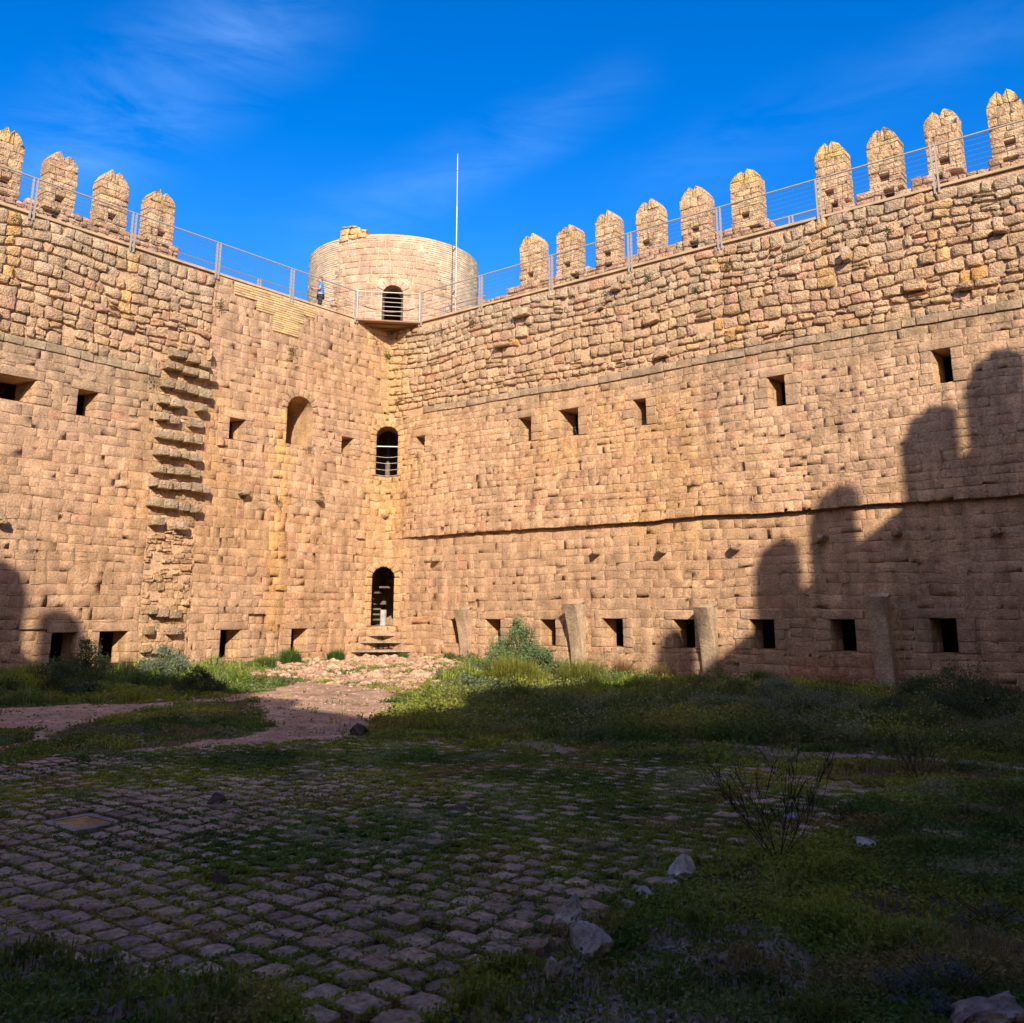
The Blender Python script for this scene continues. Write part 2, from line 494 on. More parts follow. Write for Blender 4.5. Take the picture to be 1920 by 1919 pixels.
def jamb(parent, mapf, flip, h, side, depth=0.62, cham=True, slit=False, label=None):
    """splayed arrow-slit: jamb faces and the dark chamber behind them"""
    s0, s1, z0, z1 = h
    sp = 0.26 * depth
    d0 = 0.0; d1 = -depth
    V = []; F = []
    def ring(ss0, ss1, zz0, zz1, d):
        k = len(V)
        V.extend([(ss0, d, zz0), (ss1, d, zz0), (ss1, d, zz1), (ss0, d, zz1)])
        return k
    def tube(a, b):
        for i in range(4):
            j = (i + 1) % 4
            F.append((a + i, a + j, b + j, b + i))
    df = 0.155 if (side == 0 and z0 > 4.4 and s0 > 3) else 0.12 if (side == 0 and z0 > 4.4) else 0.015
    r0 = ring(s0, s1, z0, z1, df)
    r1 = ring(s0 + sp * .6, s1 - sp, z0, z1 - 0.02, d1)
    tube(r0, r1)
    r2 = ring(s0 - .5, s1 + .25, z0 - .45, z1 + .1, d1 - 0.004)
    tube(r1, r2)
    r3 = ring(s0 - .5, s1 + .25, z0 - .45, z1 + .1, -1.85)
    tube(r2, r3)
    if slit:
        sc = s1 - .22
        r4 = ring(sc - .04, sc + .05, z0 + .02, z0 + .30, -1.85)
        tube(r3, r4)
        r5 = ring(sc - .04, sc + .05, z0 + .02, z0 + .30, -2.25)
        tube(r4, r5)
    else:
        F.append((r3, r3 + 1, r3 + 2, r3 + 3))
    V = np.array(V, float)
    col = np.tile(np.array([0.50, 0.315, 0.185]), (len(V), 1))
    col[8:] = (0.16, 0.11, 0.08)  # chamber coloured dark to deepen the shade inside the opening
    X = mapf(V[:, 0], V[:, 1], V[:, 2])
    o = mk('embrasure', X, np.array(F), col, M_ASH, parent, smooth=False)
    # coursed stones on the far jamb
    q_ = course(-.01, depth - .02, z0 + .01, z1 - .02, ((z1 - z0) / 3.4, (z1 - z0) / 2.6), (.25, .4), .012)
    def mpj(s_, d_, z_):
        s_ = np.asarray(s_)
        return mapf(s0 + sp * .6 * s_ / depth + np.asarray(d_) - .006, df - s_ * (depth + df) / depth, z_)
    n = len(q_)
    stones('jamb_stones', q_, R.normal(.016, .003, n), -.02, .012, pick(n, (0.54, 0.35, 0.20), .07), .003, mpj, flip, M_ASH, o, jit=.006)
    return o

def lintels(holes, zrow=0.24, ext=0.16):
    out = []; L = []
    for (s0, s1, z0, z1) in holes:
        L.append((s0 - ext - random.uniform(0, .15), s1 + ext + random.uniform(0, .15), z1, z1 + zrow * random.uniform(.9, 1.1)))
        # jamb stones, long and short
        k = 3; hh = (z1 - z0) / k
        for i in range(k):
            wl, wr = random.uniform(.25, .5), random.uniform(.25, .5)
            L.append((s0 - wl, s0, z0 + i * hh, z0 + (i + 1) * hh))
            L.append((s1, s1 + wr, z0 + i * hh, z0 + (i + 1) * hh))
    return L

def merlon(parent, mapf, flip, s0, s1, zb, holes, seed, d0=-1.7, th=0.5, zs=15.12, zt=15.5, yellow=0.3):
    """one battlement: full-thickness stones round a mortar core, stepped up to a notched top"""
    rr = random.Random(seed)
    w = s1 - s0
    zt = zt + rr.uniform(-.04, .10)
    zs = zs + rr.uniform(-.10, .07)
    pl = s0 + w * rr.uniform(.33, .40); pr = s0 + w * rr.uniform(.60, .67)
    zl = zt - rr.uniform(.02, .12); zr = zt - rr.uniform(0, .06)
    nz = min(zl, zr) - rr.uniform(.09, .18); nm = (pl + pr) / 2
    Q = []; z = zb
    while z < zs - .05:
        h = rr.uniform(.17, .27)
        if zs - (z + h) < .1:
            h = zs - z
        s = s0
        rects = []
        while s < s1 - .02:
            ww = rr.uniform(.22, .5)
            if s1 - (s + ww) < .14:
                ww = s1 - s
            rects.append((s, s + ww, z, z + h)); s += ww
        Q += [rectq(a + .004, b - .004, c + .004, d - .004) for a, b, c, d in clip_rects(rects, holes)]
        z += h
    # gabled top in three wedge stones with a notch between two horns
    Q.append([[s0, zs], [pl - .0, zs], [pl, zl], [s0 + (pl - s0) * .45, zs + (zl - zs) * .62]])
    Q.append([[pl + .01, zs], [nm - .01, zs], [nm - .01, nz], [pl + .012, zl]])
    Q.append([[nm + .01, zs], [pr - .01, zs], [pr - .012, zr], [nm + .01, nz]])
    Q.append([[pr, zs], [s1, zs], [s1 - (s1 - pr) * .45, zs + (zr - zs) * .62], [pr, zr]])
    Q = np.array(Q)
    n = len(Q)
    c = pick(n, (0.58, 0.40, 0.25), .06)
    pk = R.random(n) < .12
    c[pk] = pick(pk.sum(), (0.56, 0.36, 0.235), .05)
    top = Q[:, :, 1].mean(1) > zs - .1
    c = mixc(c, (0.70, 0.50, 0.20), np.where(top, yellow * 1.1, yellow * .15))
    df = d0 + R.uniform(-.012, .012, n)
    o = stones('merlon', Q, df, d0 - th - R.uniform(0, .03, n), (.010), c, .009, mapf, flip, M_RUB, parent, cap=True, jit=.008)
    # mortar core, drilled where the loophole is
    e = .02
    core = []
    R0 = clip_rects([(s0 + e, s1 - e, zb, zs)], holes)
    for a, b, cc, dd in R0:
        core.append((a, b, d0 - th + .02, d0 - .03, cc, dd))
    boxes('mortar_core', core, mapf, flip, M_MOR, o, MORTAR)
    return o

def ash_depth(n):
    d = R.normal(.006, .0020, n)
    k = R.random(n) < .02
    return np.where(k, d + R.normal(0, .013, n), d)

def build_wall(side):
    if side == 0:
        mapf, flip, dfl = mapA, False, dfA
        W = thing('castle_wall', 'sunlit right-hand castle wall with ten merlons, long dark ledge and four concrete stubs along its foot', 'castle wall')
        S1 = LA
        holes = winA_low + winA_up + [(0, HOLE_S, *doorz), (0, HOLE_S, *archz)]
    else:
        mapf, flip, dfl = mapB, True, dfB
        W = thing('castle_wall', 'left-hand castle wall with a column of broken stair stones, arched niche and four merlons', 'castle wall')
        S1 = LB
        holes = winB_low + winB_up + [archB, (0, HOLE_S, *doorz), (0, HOLE_S, *archz)]
    vis = 23.6 if side == 0 else 15.6        # beyond this the wall runs on out of the picture
    wins = [h for h in holes if h[1] - h[0] > .3 and h[0] > .1]
    lin = lintels([h for h in wins if h != archB])
    lin = [l for l in lin if not any(l[0] < h[1] - .01 and l[1] > h[0] + .01 and l[2] < h[3] - .01 and l[3] > h[2] + .01 for h in holes)]
    # drop lintel/jamb stones that collide with one another
    keep = []
    for l in lin:
        if all(l[1] <= k[0] + .001 or l[0] >= k[1] - .001 or l[3] <= k[2] + .001 or l[2] >= k[3] - .001 for k in keep):
            keep.append(l)
    lin = keep
    stair = (8.05, 9.6, -.5, 9.65)
    allh = holes + lin
    if side == 1:
        allh = allh + [stair]
    def batch(Qs, c, name, mat, df, db, rad, rough, dfun, warp=.05, jit=.012, xyr=None):
        return stones(name, Qs, df, db, rad, c, rough, mapf, flip, mat, W, dfun=dfun, warp=warp, jit=jit, xyr=xyr)
    lq = np.array([rectq(l[0] + .006, l[1] - .006, l[2] + .004, l[3] - .006) for l in lin])
    if side == 0:
        Q = course(0, vis, -.5, 4.30, (.23, .34), (.22, .58), .008, [(h[0], h[1], h[2], h[3]) for h in allh], irr=.03)
        m = Q[:, :, 1].mean(1) < 4.35
        n = len(Q)
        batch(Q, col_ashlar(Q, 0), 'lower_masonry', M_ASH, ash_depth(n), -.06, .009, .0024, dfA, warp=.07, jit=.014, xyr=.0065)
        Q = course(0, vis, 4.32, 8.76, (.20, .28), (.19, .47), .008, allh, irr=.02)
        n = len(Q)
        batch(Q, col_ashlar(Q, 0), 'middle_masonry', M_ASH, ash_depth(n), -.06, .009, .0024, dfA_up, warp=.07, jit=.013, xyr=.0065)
        bandz = (8.77, 9.0)
        Q = course(2.0, vis, bandz[0], bandz[1], (.23, .23), (.35, .6), .012)
        n = len(Q)
        batch(Q, pick(n, (0.385, 0.28, 0.19), .05, .02), 'grey_course', M_ASH, R.normal(.05, .006, n), -.06, .014, .005, dfA_up)
        Q = course(0, vis, 9.01, 12.34, (.22, .38), (.24, .56), .030, irr=.07)
        Q = np.concatenate([course(0, 2.0, 8.77, 9.01, (.23, .23), (.25, .5), .02), Q])
        n = len(Q)
        df = R.normal(.04, .022, n) + (R.random(n) < .014) * R.uniform(.1, .24, n)
        c = col_rubble(Q, 0)
        hole_i = R.random(n) < .012
        df[hole_i] = -.12
        batch(Q, c, 'rubble_masonry', M_RUB, df, -.14, .040, .017, lambda S, Z: dfA(S, Z) - .01, .14, .034)
        backing('mortar_bed', 0, S1, -.6, 4.34, -.004, holes, mapf, flip, M_MOR, W, MORTAR, dfA)
        backing('mortar_bed', 0, S1, 4.36, 9.0, -.005, holes, mapf, flip, M_MOR, W, MORTAR, dfA_up)
        backing('mortar_bed', 0, S1, 9.0, 12.4, -.055, holes, mapf, flip, M_MOR, W, MORTAR, dfA)
        lq_l = lq[lq[:, 0, 1] < 4]; lq_u = lq[lq[:, 0, 1] >= 4]
        for q, dfu in ((lq_l, dfA), (lq_u, dfA_up)):
            n = len(q)
            c = mixc(col_ashlar(q, 0), (0.42, 0.29, 0.19), np.full(n, .5))
            batch(q, c, 'lintels_and_jambs', M_ASH, R.normal(.030, .004, n), -.06, .012, .003, dfu, 0.0, .003)
    else:
        # dressed face next to the corner, rubble above the grey course further out
        brick = [(3.8, 7.2, 11.93, 12.36), (4.3, 6.3, 11.6, 11.93), (4.5, 5.6, 11.05, 11.6)]
        Q1 = course(0, 7.95, -.5, 12.34, (.22, .31), (.2, .52), .008, allh + brick, irr=.02)
        Q2 = course(7.95, vis, -.5, 8.66, (.23, .34), (.22, .58), .008, allh, irr=.03)
        Q = np.concatenate([Q1, Q2]); n = len(Q)
        z = Q[:, :, 1].mean(1)
        df = ash_depth(n) + (R.random(n) < .008) * (z < 8.6) * R.uniform(.05, .12, n) - .06 * (R.random(n) < .012)
        sm = Q[:, :, 0].mean(1)
        df = np.where((np.hypot((sm - 5.5) / .35, (z - 1.5) / .22) < 1), -.11, df)
        batch(Q, col_ashlar(Q, 1), 'dressed_masonry', M_ASH, df, -.12, .009, .0024, dfB, warp=.07, jit=.014, xyr=.0065)
        Q = course(9.6, vis, 8.66, 8.90, (.24, .24), (.35, .6), .012); n = len(Q)
        batch(Q, pick(n, (0.43, 0.33, 0.22), .05, .02), 'grey_course', M_ASH, R.normal(.045, .006, n), -.06, .014, .005, dfB)
        Q = course(7.95, vis, 8.91, 12.34, (.22, .38), (.24, .58), .030, [stair], irr=.07); n = len(Q)
        df = R.normal(.04, .022, n) + (R.random(n) < .014) * R.uniform(.1, .22, n)
        df[R.random(n) < .012] = -.12
        batch(Q, col_rubble(Q, 1), 'rubble_masonry', M_RUB, df, -.14, .040, .017, dfB, .14, .034)
        bq = np.concatenate([course(x0, x1, z0, z1, (.075, .08), (.4, .8), .016) for x0, x1, z0, z1 in brick]); n = len(bq)
        batch(bq, pick(n, (0.62, 0.44, 0.24), .06), 'brick_patch', M_BRK, R.normal(.04, .004, n), -.03, .01, .002, dfB, 0, 0)
        backing('mortar_bed', 0, S1, -.6, 12.4, -.005, holes + [(7.95, S1, 8.9, 12.4), (5.15, 5.85, 1.28, 1.72)], mapf, flip, M_MOR, W, MORTAR, dfB)
        backing('mortar_bed', 7.95, S1, 8.9, 12.4, -.055, [], mapf, flip, M_MOR, W, MORTAR, dfB)
        backing('mortar_bed', 5.15, 5.85, 1.28, 1.72, -.125, [], mapf, flip, M_MOR, W, MORTAR, dfB)
        n = len(lq)
        c = mixc(col_ashlar(lq, 1), (0.42, 0.29, 0.19), np.full(n, .4))
        batch(lq, c, 'lintels_and_jambs', M_ASH, R.normal(.030, .004, n), -.06, .012, .003, dfB, 0.0, .003)
        # core of the torn-out stair: small rough infill
        Q = np.concatenate([course(stair[0], stair[1], 4.2, stair[3], (.24, .28), (.22, .45), .014, irr=.12), course(stair[0], stair[1], 1.85, 4.2, (.12, .26), (.14, .4), .03, irr=.3), course(stair[0], stair[1], stair[2], 1.85, (.24, .28), (.22, .45), .014)]); n = len(Q)
        df = R.normal(.01, .03, n)
        z = Q[:, :, 1].mean(1); s = Q[:, :, 0].mean(1)
        mid = (z > 1.9) & (z < 4.2)
        df = np.where(mid, R.normal(.02, .035, n), R.normal(.014, .012, n))
        rgh = np.where(mid, .016, .007); jt_ = mid
        c = pick(n, (0.56, 0.36, 0.21), .12)
        batch(Q, c, 'stair_scar', M_RUB, df, -.1, .02, rgh, dfB, .03, .014)
        rows = [(9.42, 8.03, 9.45, 9.25), (9.55, 7.75, 9.02, 8.86), (9.62, 7.93, 8.45, 8.3), (9.65, 8.04, 7.88, 7.85), (9.65, 8.09, 7.38, 7.33), (9.62, 8.09, 6.86, 6.82),
                (9.64, 8.1, 6.33, 6.28), (9.66, 8.05, 5.82, 5.76), (9.7, 7.73, 5.38, 5.33), (9.72, 8.0, 4.82, 4.72), (9.6, 8.4, 4.3, 4.15),
                (9.41, 8.32, 1.70, 1.60), (9.43, 8.31, 1.16, 1.08), (9.5, 8.35, .62, .52)]
        for k, (sl, sr, zl, zr) in enumerate(rows):
            s = sr; qs = []
            while s < sl - .1:
                ww = random.uniform(.3, .5)
                if sl - (s + ww) < .2:
                    ww = sl - s
                t = (s + ww / 2 - sr) / (sl - sr)
                zc = zr + (zl - zr) * t + random.uniform(-.02, .02)
                hh = random.uniform(.20, .26)
                if not (k in (3, 4) and .25 < t < .6) and not (k == 10 and .35 < t < .62) and not (k > 10 and .4 < t < .6 and random.random() < .5):
                    qs.append(rectq(s + .008, s + ww - .008, zc - hh / 2, zc + hh / 2))
                s += ww
            q = np.array(qs); n = len(q)
            o = stones('stair_tread_stones', q, R.uniform(.20, .36, n) * (0.8 if k > 10 else 1), -.1, .018, pick(n, (0.42, 0.315, 0.205), .08), .008, mapf, flip, M_RUB, W, jit=.014)
    # ---- openings
    for h in wins:
        if h == archB:
            continue
        jamb(W, mapf, flip, h, side, depth=.62 if h[1] - h[0] < 1 else .9, slit=(side == 1 and h == winB_low[1]))
    if side == 1:
        arch_niche(W, archB)
    # ---- walkway slab, thin pale edge
    e = [(0.0, S1, -1.2, .03, 12.42, 12.46), (0.0, S1, -2.2, .012, 12.462, 12.50)]
    boxes('walkway', e, mapf, flip, M_BRK, W, (0.50, 0.365, 0.24))
    # ---- outer face and hidden far part
    boxes('outer_face', [(-2.2, S1 + 2, -2.6, -2.25, 0.6 if side == 1 else -.6, 12.44)] + ([(-2.2, 9.9, -2.6, -2.25, -.6, .599), (10.1, S1 + 2, -2.6, -2.25, -.6, .599)] if side == 1 else []),
          mapf, flip, M_ASH, W, (0.46, 0.31, 0.2))
    # ---- parapet and merlons
    if side == 0:
        mer = [(5.08, 6.40), (6.77, 8.03), (8.48, 9.66), (10.16, 11.36), (11.86, 13.09), (13.67, 14.84), (16.46, 17.53), (18.0, 19.03), (19.62, 20.6), (21.25, 22.16), (22.9, 23.9), (24.6, 25.6), (26.3, 27.3), (28, 29)]
        par = [(3.15, 14.9), (16.42, 30.5)]
        low2 = [7.6, 12.3, 18.52]
        lps = [5.56, 7.22, 8.95, 10.5, 12.37, 14.13, 16.81, 18.43, 20.07, 21.71]
    else:
        mer = [(8.56, 9.78), (10.22, 11.42), (11.93, 13.04), (13.57, 14.6), (15.3, 16.4), (17.0, 18.1), (18.7, 19.8), (20.4, 21.5)]
        par = [(8.3, 29.0)]
        low2 = [12.46]
        lps = [8.97, 10.72, 12.39, 14.0]
    hs2 = [(c - .13, c + .13, 13.26, 13.52) for c in low2]
    lph = [(c - .14, c + .14, 13.81, 14.03) for c in lps]
    mw = 13.62
    pq = []; pc = []
    for (p0, p1) in par:
        q = course(p0, min(p1, vis + 3), 12.5, mw, (.15, .23), (.18, .42), .012, hs2, irr=.1)
        # ragged top and ends
        q2 = [r for r in q if not (r[:, 1].mean() > 13.42 and random.random() < .3)]
        if side == 0 and p0 < 5:
            q2 = [r for r in q2 if r[:, 1].mean() < 13.35 + (r[:, 0].mean() - 3.1) * .12 + .0 or r[0, 0] > 5.2]
        pq += q2
    pq = np.array(pq); n = len(pq)
    c = pick(n, (0.50, 0.32, 0.22), .12)
    near = np.zeros(n, bool)
    for h in hs2:
        near |= np.abs(pq[:, :, 0].mean(1) - (h[0] + h[1]) / 2) < .6
    c[near] = pick(near.sum(), (0.50, 0.37, 0.26), .08)
    stones('parapet', pq, R.normal(-1.68, .018, n), -2.22, .03, c, .014, mapf, flip, M_RUB, W, cap=True, jit=.02, warp=.03)
    pb = []
    for (p0, p1) in par:
        for r in clip_rects([(p0 + .25, min(p1, vis + 3) - .25, 12.502, 13.36)], hs2):
            pb.append((r[0], r[1], -2.16, -1.74, r[2], r[3]))
        if p1 > vis + 3:
            pb.append((vis + 3, p1, -2.2, -1.7, 12.502, 13.6))
    for h in hs2:
        pb.append((h[0] - .2, h[1] + .2, -2.40, -2.24, 13.2, 13.58))  # plate added behind the loophole to block the sky and keep it dark
    boxes('parapet_core', pb, mapf, flip, M_MOR, W, MORTAR)
    cam_s = 25.45 if side == 0 else 24.49
    for k, (m0, m1) in enumerate(mer):
        m1 = m1 - max(0, cam_s - m1) * .0187        # the visible flank takes the rest of the silhouette
        yl = {0: {0: .55, 5: .8, 6: .8, 9: .35}, 1: {0: .15, 3: .5}}[side].get(k, .1)
        merlon(W, mapf, flip, m0, m1, mw - .10 if k % 2 else mw - .05, [h for h in lph if m0 < h[0] and h[1] < m1], 100 * side + k, yellow=yl)
    # ---- corbels
    cb = [(2.74, 3.47, .2), (9.45, 3.46, .2), (11.74, 3.43, .2), (14.07, 3.43, .2), (16.52, 3.55, .2), (18.42, 3.59, .2), (20.66, 3.49, .22)] if side == 0 else \
         [(6.42, 5.4, .3), (3.28, 5.47, .22), (13.75, 3.95, .25), (0.14, 5.15, .25)]
    for (s, z, w) in cb:
        q = np.array([rectq(s - w / 2, s + w / 2, z - .1, z + .1)])
        stones('corbel', q, .30, -.1, .05, pick(1, (0.42, 0.30, 0.19), .05), .02, mapf, flip, M_RUB, W, jit=.02)
    return W

def arch_pts(s0, s1, zsp, ztop, n=14):
    c = (s0 + s1) / 2; r = (s1 - s0) / 2; hh = ztop - zsp
    return [(c - r * math.cos(PI * i / n), zsp + hh * math.sin(PI * i / n)) for i in range(n + 1)]

def arch_niche(W, h):
    s0, s1, z0, z1 = h
    zsp = z1 - (s1 - s0) * .46
    ap = arch_pts(s0, s1, zsp, z1 - .02)
    V = []; F = []
    # spandrel between arch and rectangular hole
    for (s, z) in ap:
        V.append((s, .02, z)); V.append((s, .02, z1 + .01))
    for i in range(len(ap) - 1):
        F.append((2 * i, 2 * i + 2, 2 * i + 3, 2 * i + 1))
    prof = [(s0, z0)] + ap + [(s1, z0)]
    dep = 1.9
    k = len(V)
    for (s, z) in prof:
        V.append((s, .02, z)); V.append((s + (.1 if s < (s0 + s1) / 2 else -.12), -dep, z))
    for i in range(len(prof)):
        j = (i + 1) % len(prof)
        F.append((k + 2 * i, k + 2 * i + 1, k + 2 * j + 1, k + 2 * j))
    kk = len(V)
    V.append(((s0 + s1) / 2, -dep, (z0 + z1) / 2))
    T = []
    for i in range(len(prof)):
        j = (i + 1) % len(prof)
        T.append((kk, k + 2 * i + 1, k + 2 * j + 1))
    V = np.array(V, float)
    X = mapB(V[:, 0], V[:, 1], V[:, 2])
    o = mk('arched_niche', X, [np.array(F), np.array(T)], np.tile([0.55, 0.35, 0.19], (len(V), 1)), M_ASH, W, smooth=False)
    # voussoirs
    Q = []
    c = (s0 + s1) / 2; r = (s1 - s0) / 2; hh = z1 - .02 - zsp
    n = 9
    for i in range(n):
        a0 = PI * i / n + .02; a1 = PI * (i + 1) / n - .02
        p = lambda a, e: [c + (r + e) * math.cos(a), zsp + (hh + e) * math.sin(a)]
        Q.append([p(a1, .0), p(a0, .0), p(a0, .24), p(a1, .24)])
    Q = np.array(Q)
    stones('arch_stones', Q, .045, -.03, .012, pick(n, (0.48, 0.33, 0.2), .06), .003, mapB, True, M_ASH, W)
    return o

WALL_A = build_wall(0)
WALL_B = build_wall(1)

# concrete springers along the foot of the right wall
def springer(s, z0, z1, top=.62, foot=.22, w=.5):
    n = 12
    V = []; F = []
    for i in range(n + 1):
        t = i / n
        z = z0 + (z1 - z0) * t
        d = foot + (top - foot) * t ** 2.0
        for (ds, dd) in ((-w / 2, 0.0), (-w / 2, d), (w / 2, d), (w / 2, 0.0)):
            V.append((s + ds, dd, z))
    for i in range(n):
        for j in range(4):
            a = i * 4 + j; b = i * 4 + (j + 1) % 4
            F.append((a, b, b + 4, a + 4))
    k = len(V)
    # hollowed top face
    m = 6
    for i in range(m + 1):
        t = i / m
        zz = z1 - .10 * math.sin(PI * t) * .6
        V.append((s - w / 2, top * t, zz + .10 * (1 - t))); V.append((s + w / 2, top * t, zz + .10 * (1 - t)))
    for i in range(m):
        F.append((k + 2 * i, k + 2 * i + 2, k + 2 * i + 3, k + 2 * i + 1))
    F.append((0, 3, 2, 1))
    V = np.array(V)
    c = np.tile([0.43, 0.32, 0.22], (len(V), 1)) * (1 + .1 * vn(V[:, 0] * 3, V[:, 2] * 4, 5))[:, None]
    o = mk('vault_springer', mapA(V[:, 0], V[:, 1], V[:, 2]), np.array(F), c, M_CON, WALL_A, smooth=False)
    b = o.modifiers.new('b', 'BEVEL'); b.width = .02; b.segments = 2; b.limit_method = 'ANGLE'
    return o
springer(4.12, -.1, 1.74, .5, .12, .42)
springer(8.72, -.2, 1.90, .62, .16, .46)
springer(13.12, -.2, 1.78, .60, .14, .46)
springer(17.85, -.2, 2.02, .62, .26, .46)

# ------------------------------------------------------------------ corner doorways (arches cut through the rounded corner)
def corner_map(c, e, z):
    """c across the opening (chord), e depth outward behind the corner"""
    # chord direction in (a,b): (1,-1)/sqrt2 ; outward: (-1,-1)/sqrt2
    q = 1 / math.sqrt(2)
    a = q * c - q * e; b = -q * c - q * e
    return np.stack([a, -b], -1), z

def corner_opening(z0, z1, hasarch=True, label=None):
    q = 1 / math.sqrt(2)
    r = .43
    zsp = z1 - r - .02
    n = 16
    prof = [(-r, z0)] + [(-r * math.cos(PI * i / n), zsp + r * math.sin(PI * i / n)) for i in range(n + 1)] + [(r, z0)]
    V = []; F = []
    def P(c, e, z):
        return (q * c - q * e, q * c + q * e, z)
    def front(c):
        s = abs(c) * math.sqrt(2)
        return -abs(c) - (fil(s) + .03) * 1.0          # e of the wall face at this chord position
    # spandrels
    for i in range(1, n + 1):
        pass
    arc = prof[1:-1]
    for (c, z) in arc:
        e = front(c)
        V.append(P(c, e, z)); V.append(P(c, e, z1 + .03))
    for i in range(len(arc) - 1):
        F.append((2 * i, 2 * i + 2, 2 * i + 3, 2 * i + 1))
    k = len(V)
    for (c, z) in prof:
        V.append(P(c, front(c), z)); V.append(P(c, .9, z))
    for i in range(len(prof)):
        j = (i + 1) % len(prof)
        if i == len(prof) - 1:
            continue
        F.append((k + 2 * i, k + 2 * i + 1, k + 2 * j + 1, k + 2 * j))
    # sill with its pointed nose in the middle of the corner
    k = len(V)
    for c in (-r, -r / 2, 0, r / 2, r):
        V.append(P(c, front(c), z0)); V.append(P(c, .9, z0))
    for i in range(4):
        F.append((k + 2 * i, k + 2 * i + 1, k + 2 * i + 3, k + 2 * i + 2))
    V = np.array(V, float)
    col = np.tile([0.52, 0.36, 0.20], (len(V), 1))
    o = mk('arched_doorway', V, np.array(F), col, M_ASH, WALL_A, smooth=False)
    # arch stones standing a little proud of both faces
    for mapf, flip in ((mapA, False), (mapB, True)):
        Q = []
        m = 4
        for i in range(m):
            a0 = (PI / 2) * i / m + .03; a1 = (PI / 2) * (i + 1) / m - .03
            pt = lambda a, ex: [(r + ex) * math.cos(a) * math.sqrt(2), zsp + (r + ex) * math.sin(a)]
            Q.append([pt(a1, 0), pt(a0, 0), pt(a0, .2), pt(a1, .2)])
        for i in range(6):
            hh = (zsp - z0) / 6
            Q.append(rectq(r * math.sqrt(2), r * math.sqrt(2) + (.3 if i % 2 else .2), z0 + i * hh + .006, z0 + (i + 1) * hh - .006))
        Q = np.array(Q)
        stones('arch_stones', Q, .042, -.03, .012, pick(len(Q), (0.58, 0.38, 0.2), .05), .003, mapf, flip, M_ASH, o,
               dfun=lambda S, Z: fil(S) + 0 * Z)
    return o
DOOR = corner_opening(*doorz)
WIN2 = corner_opening(*archz)

# stair shaft behind the corner
def ring_wall(name, cx, cy, r, z0, z1, skip, mat, parent, col, n=48, inward=True):
    V = []; F = []
    for i in range(n + 1):
        t = 2 * PI * i / n
        V.append((cx + r * math.cos(t), cy + r * math.sin(t), z0)); V.append((cx + r * math.cos(t), cy + r * math.sin(t), z1))
    for i in range(n):
        t = (2 * PI * (i + .5) / n + PI / 4 + 2 * PI) % (2 * PI)      # angle from the courtyard diagonal (-45 deg)
        t = min(t, 2 * PI - t)
        if t < math.radians(skip):
            continue
        F.append((2 * i, 2 * i + 2, 2 * i + 3, 2 * i + 1))
    return mk(name, V, np.array(F), np.tile(col, (len(V), 1)), mat, parent, smooth=False)

TOWER = thing('round_tower', 'round tower of pink-brown blocks patched with thin pale brick, a broken lump on its rim', 'tower')
sx, sy = -1.7, 1.7
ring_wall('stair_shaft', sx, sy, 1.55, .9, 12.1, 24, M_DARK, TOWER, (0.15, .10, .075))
# central newel and winding steps seen through the two openings
def cyl(name, x, y, z0, z1, r, mat, parent, col=(.5, .5, .5), n=20, r2=None):
    r2 = r if r2 is None else r2
    V = []; F = []
    for i in range(n):
        t = 2 * PI * i / n
        V.append((x + r * math.cos(t), y + r * math.sin(t), z0)); V.append((x + r2 * math.cos(t), y + r2 * math.sin(t), z1))
    for i in range(n):
        j = (i + 1) % n
        F.append((2 * i, 2 * j, 2 * j + 1, 2 * i + 1))
    G = [np.array([[2 * i for i in range(n)][::-1], [2 * i + 1 for i in range(n)]])]
    return mk(name, V, [np.array(F)] + G, np.tile(col, (2 * n, 1)), mat, parent, smooth=False)
cyl('stair_newel', sx + .35, sy - .35, 1.0, 1.75, .12, M_CON, TOWER, (.55, .52, .48))
cyl('stair_newel', sx + .35, sy - .35, 1.952, 12.0, .10, M_DARK, TOWER, (.20, .15, .12))
for k in range(26):
    a = math.radians(150 + 24 * k)
    z = 1.15 + k * .2
    c0 = np.array([sx + .35, sy - .35])
    d = np.array([math.cos(a), math.sin(a)]); p = np.array([-d[1], d[0]])
    pts = [c0 + d * .1 - p * .05, c0 + d * 1.0 - p * .22, c0 + d * 1.0 + p * .22, c0 + d * .1 + p * .05]
    V = [(*q, z) for q in pts] + [(*q, z + .06) for q in pts]
    F = np.array([(0, 3, 2, 1), (4, 5, 6, 7), (0, 1, 5, 4), (1, 2, 6, 5), (2, 3, 7, 6), (3, 0, 4, 7)])
    mk('stair_step', V, F, np.tile([.20, .16, .13], (8, 1)), M_CON, TOWER, smooth=False)
mk('stair_floor', [(-.3, .3, 1.16), (-3, -.2, 1.16), (-4, 4, 1.16), (.2, 3, 1.16)], np.array([(0, 1, 2, 3)]), np.tile([.2, .15, .11], (4, 1)), M_DARK, TOWER, smooth=False)
mk('tower_floor', [(TC[0] + 3.5 * math.cos(t), TC[1] + 3.5 * math.sin(t), 12.42) for t in np.linspace(0, 2 * PI, 32, endpoint=False)],
   np.array([list(range(32))]), np.tile([.3, .22, .16], (32, 1)), M_DARK, TOWER, smooth=False)

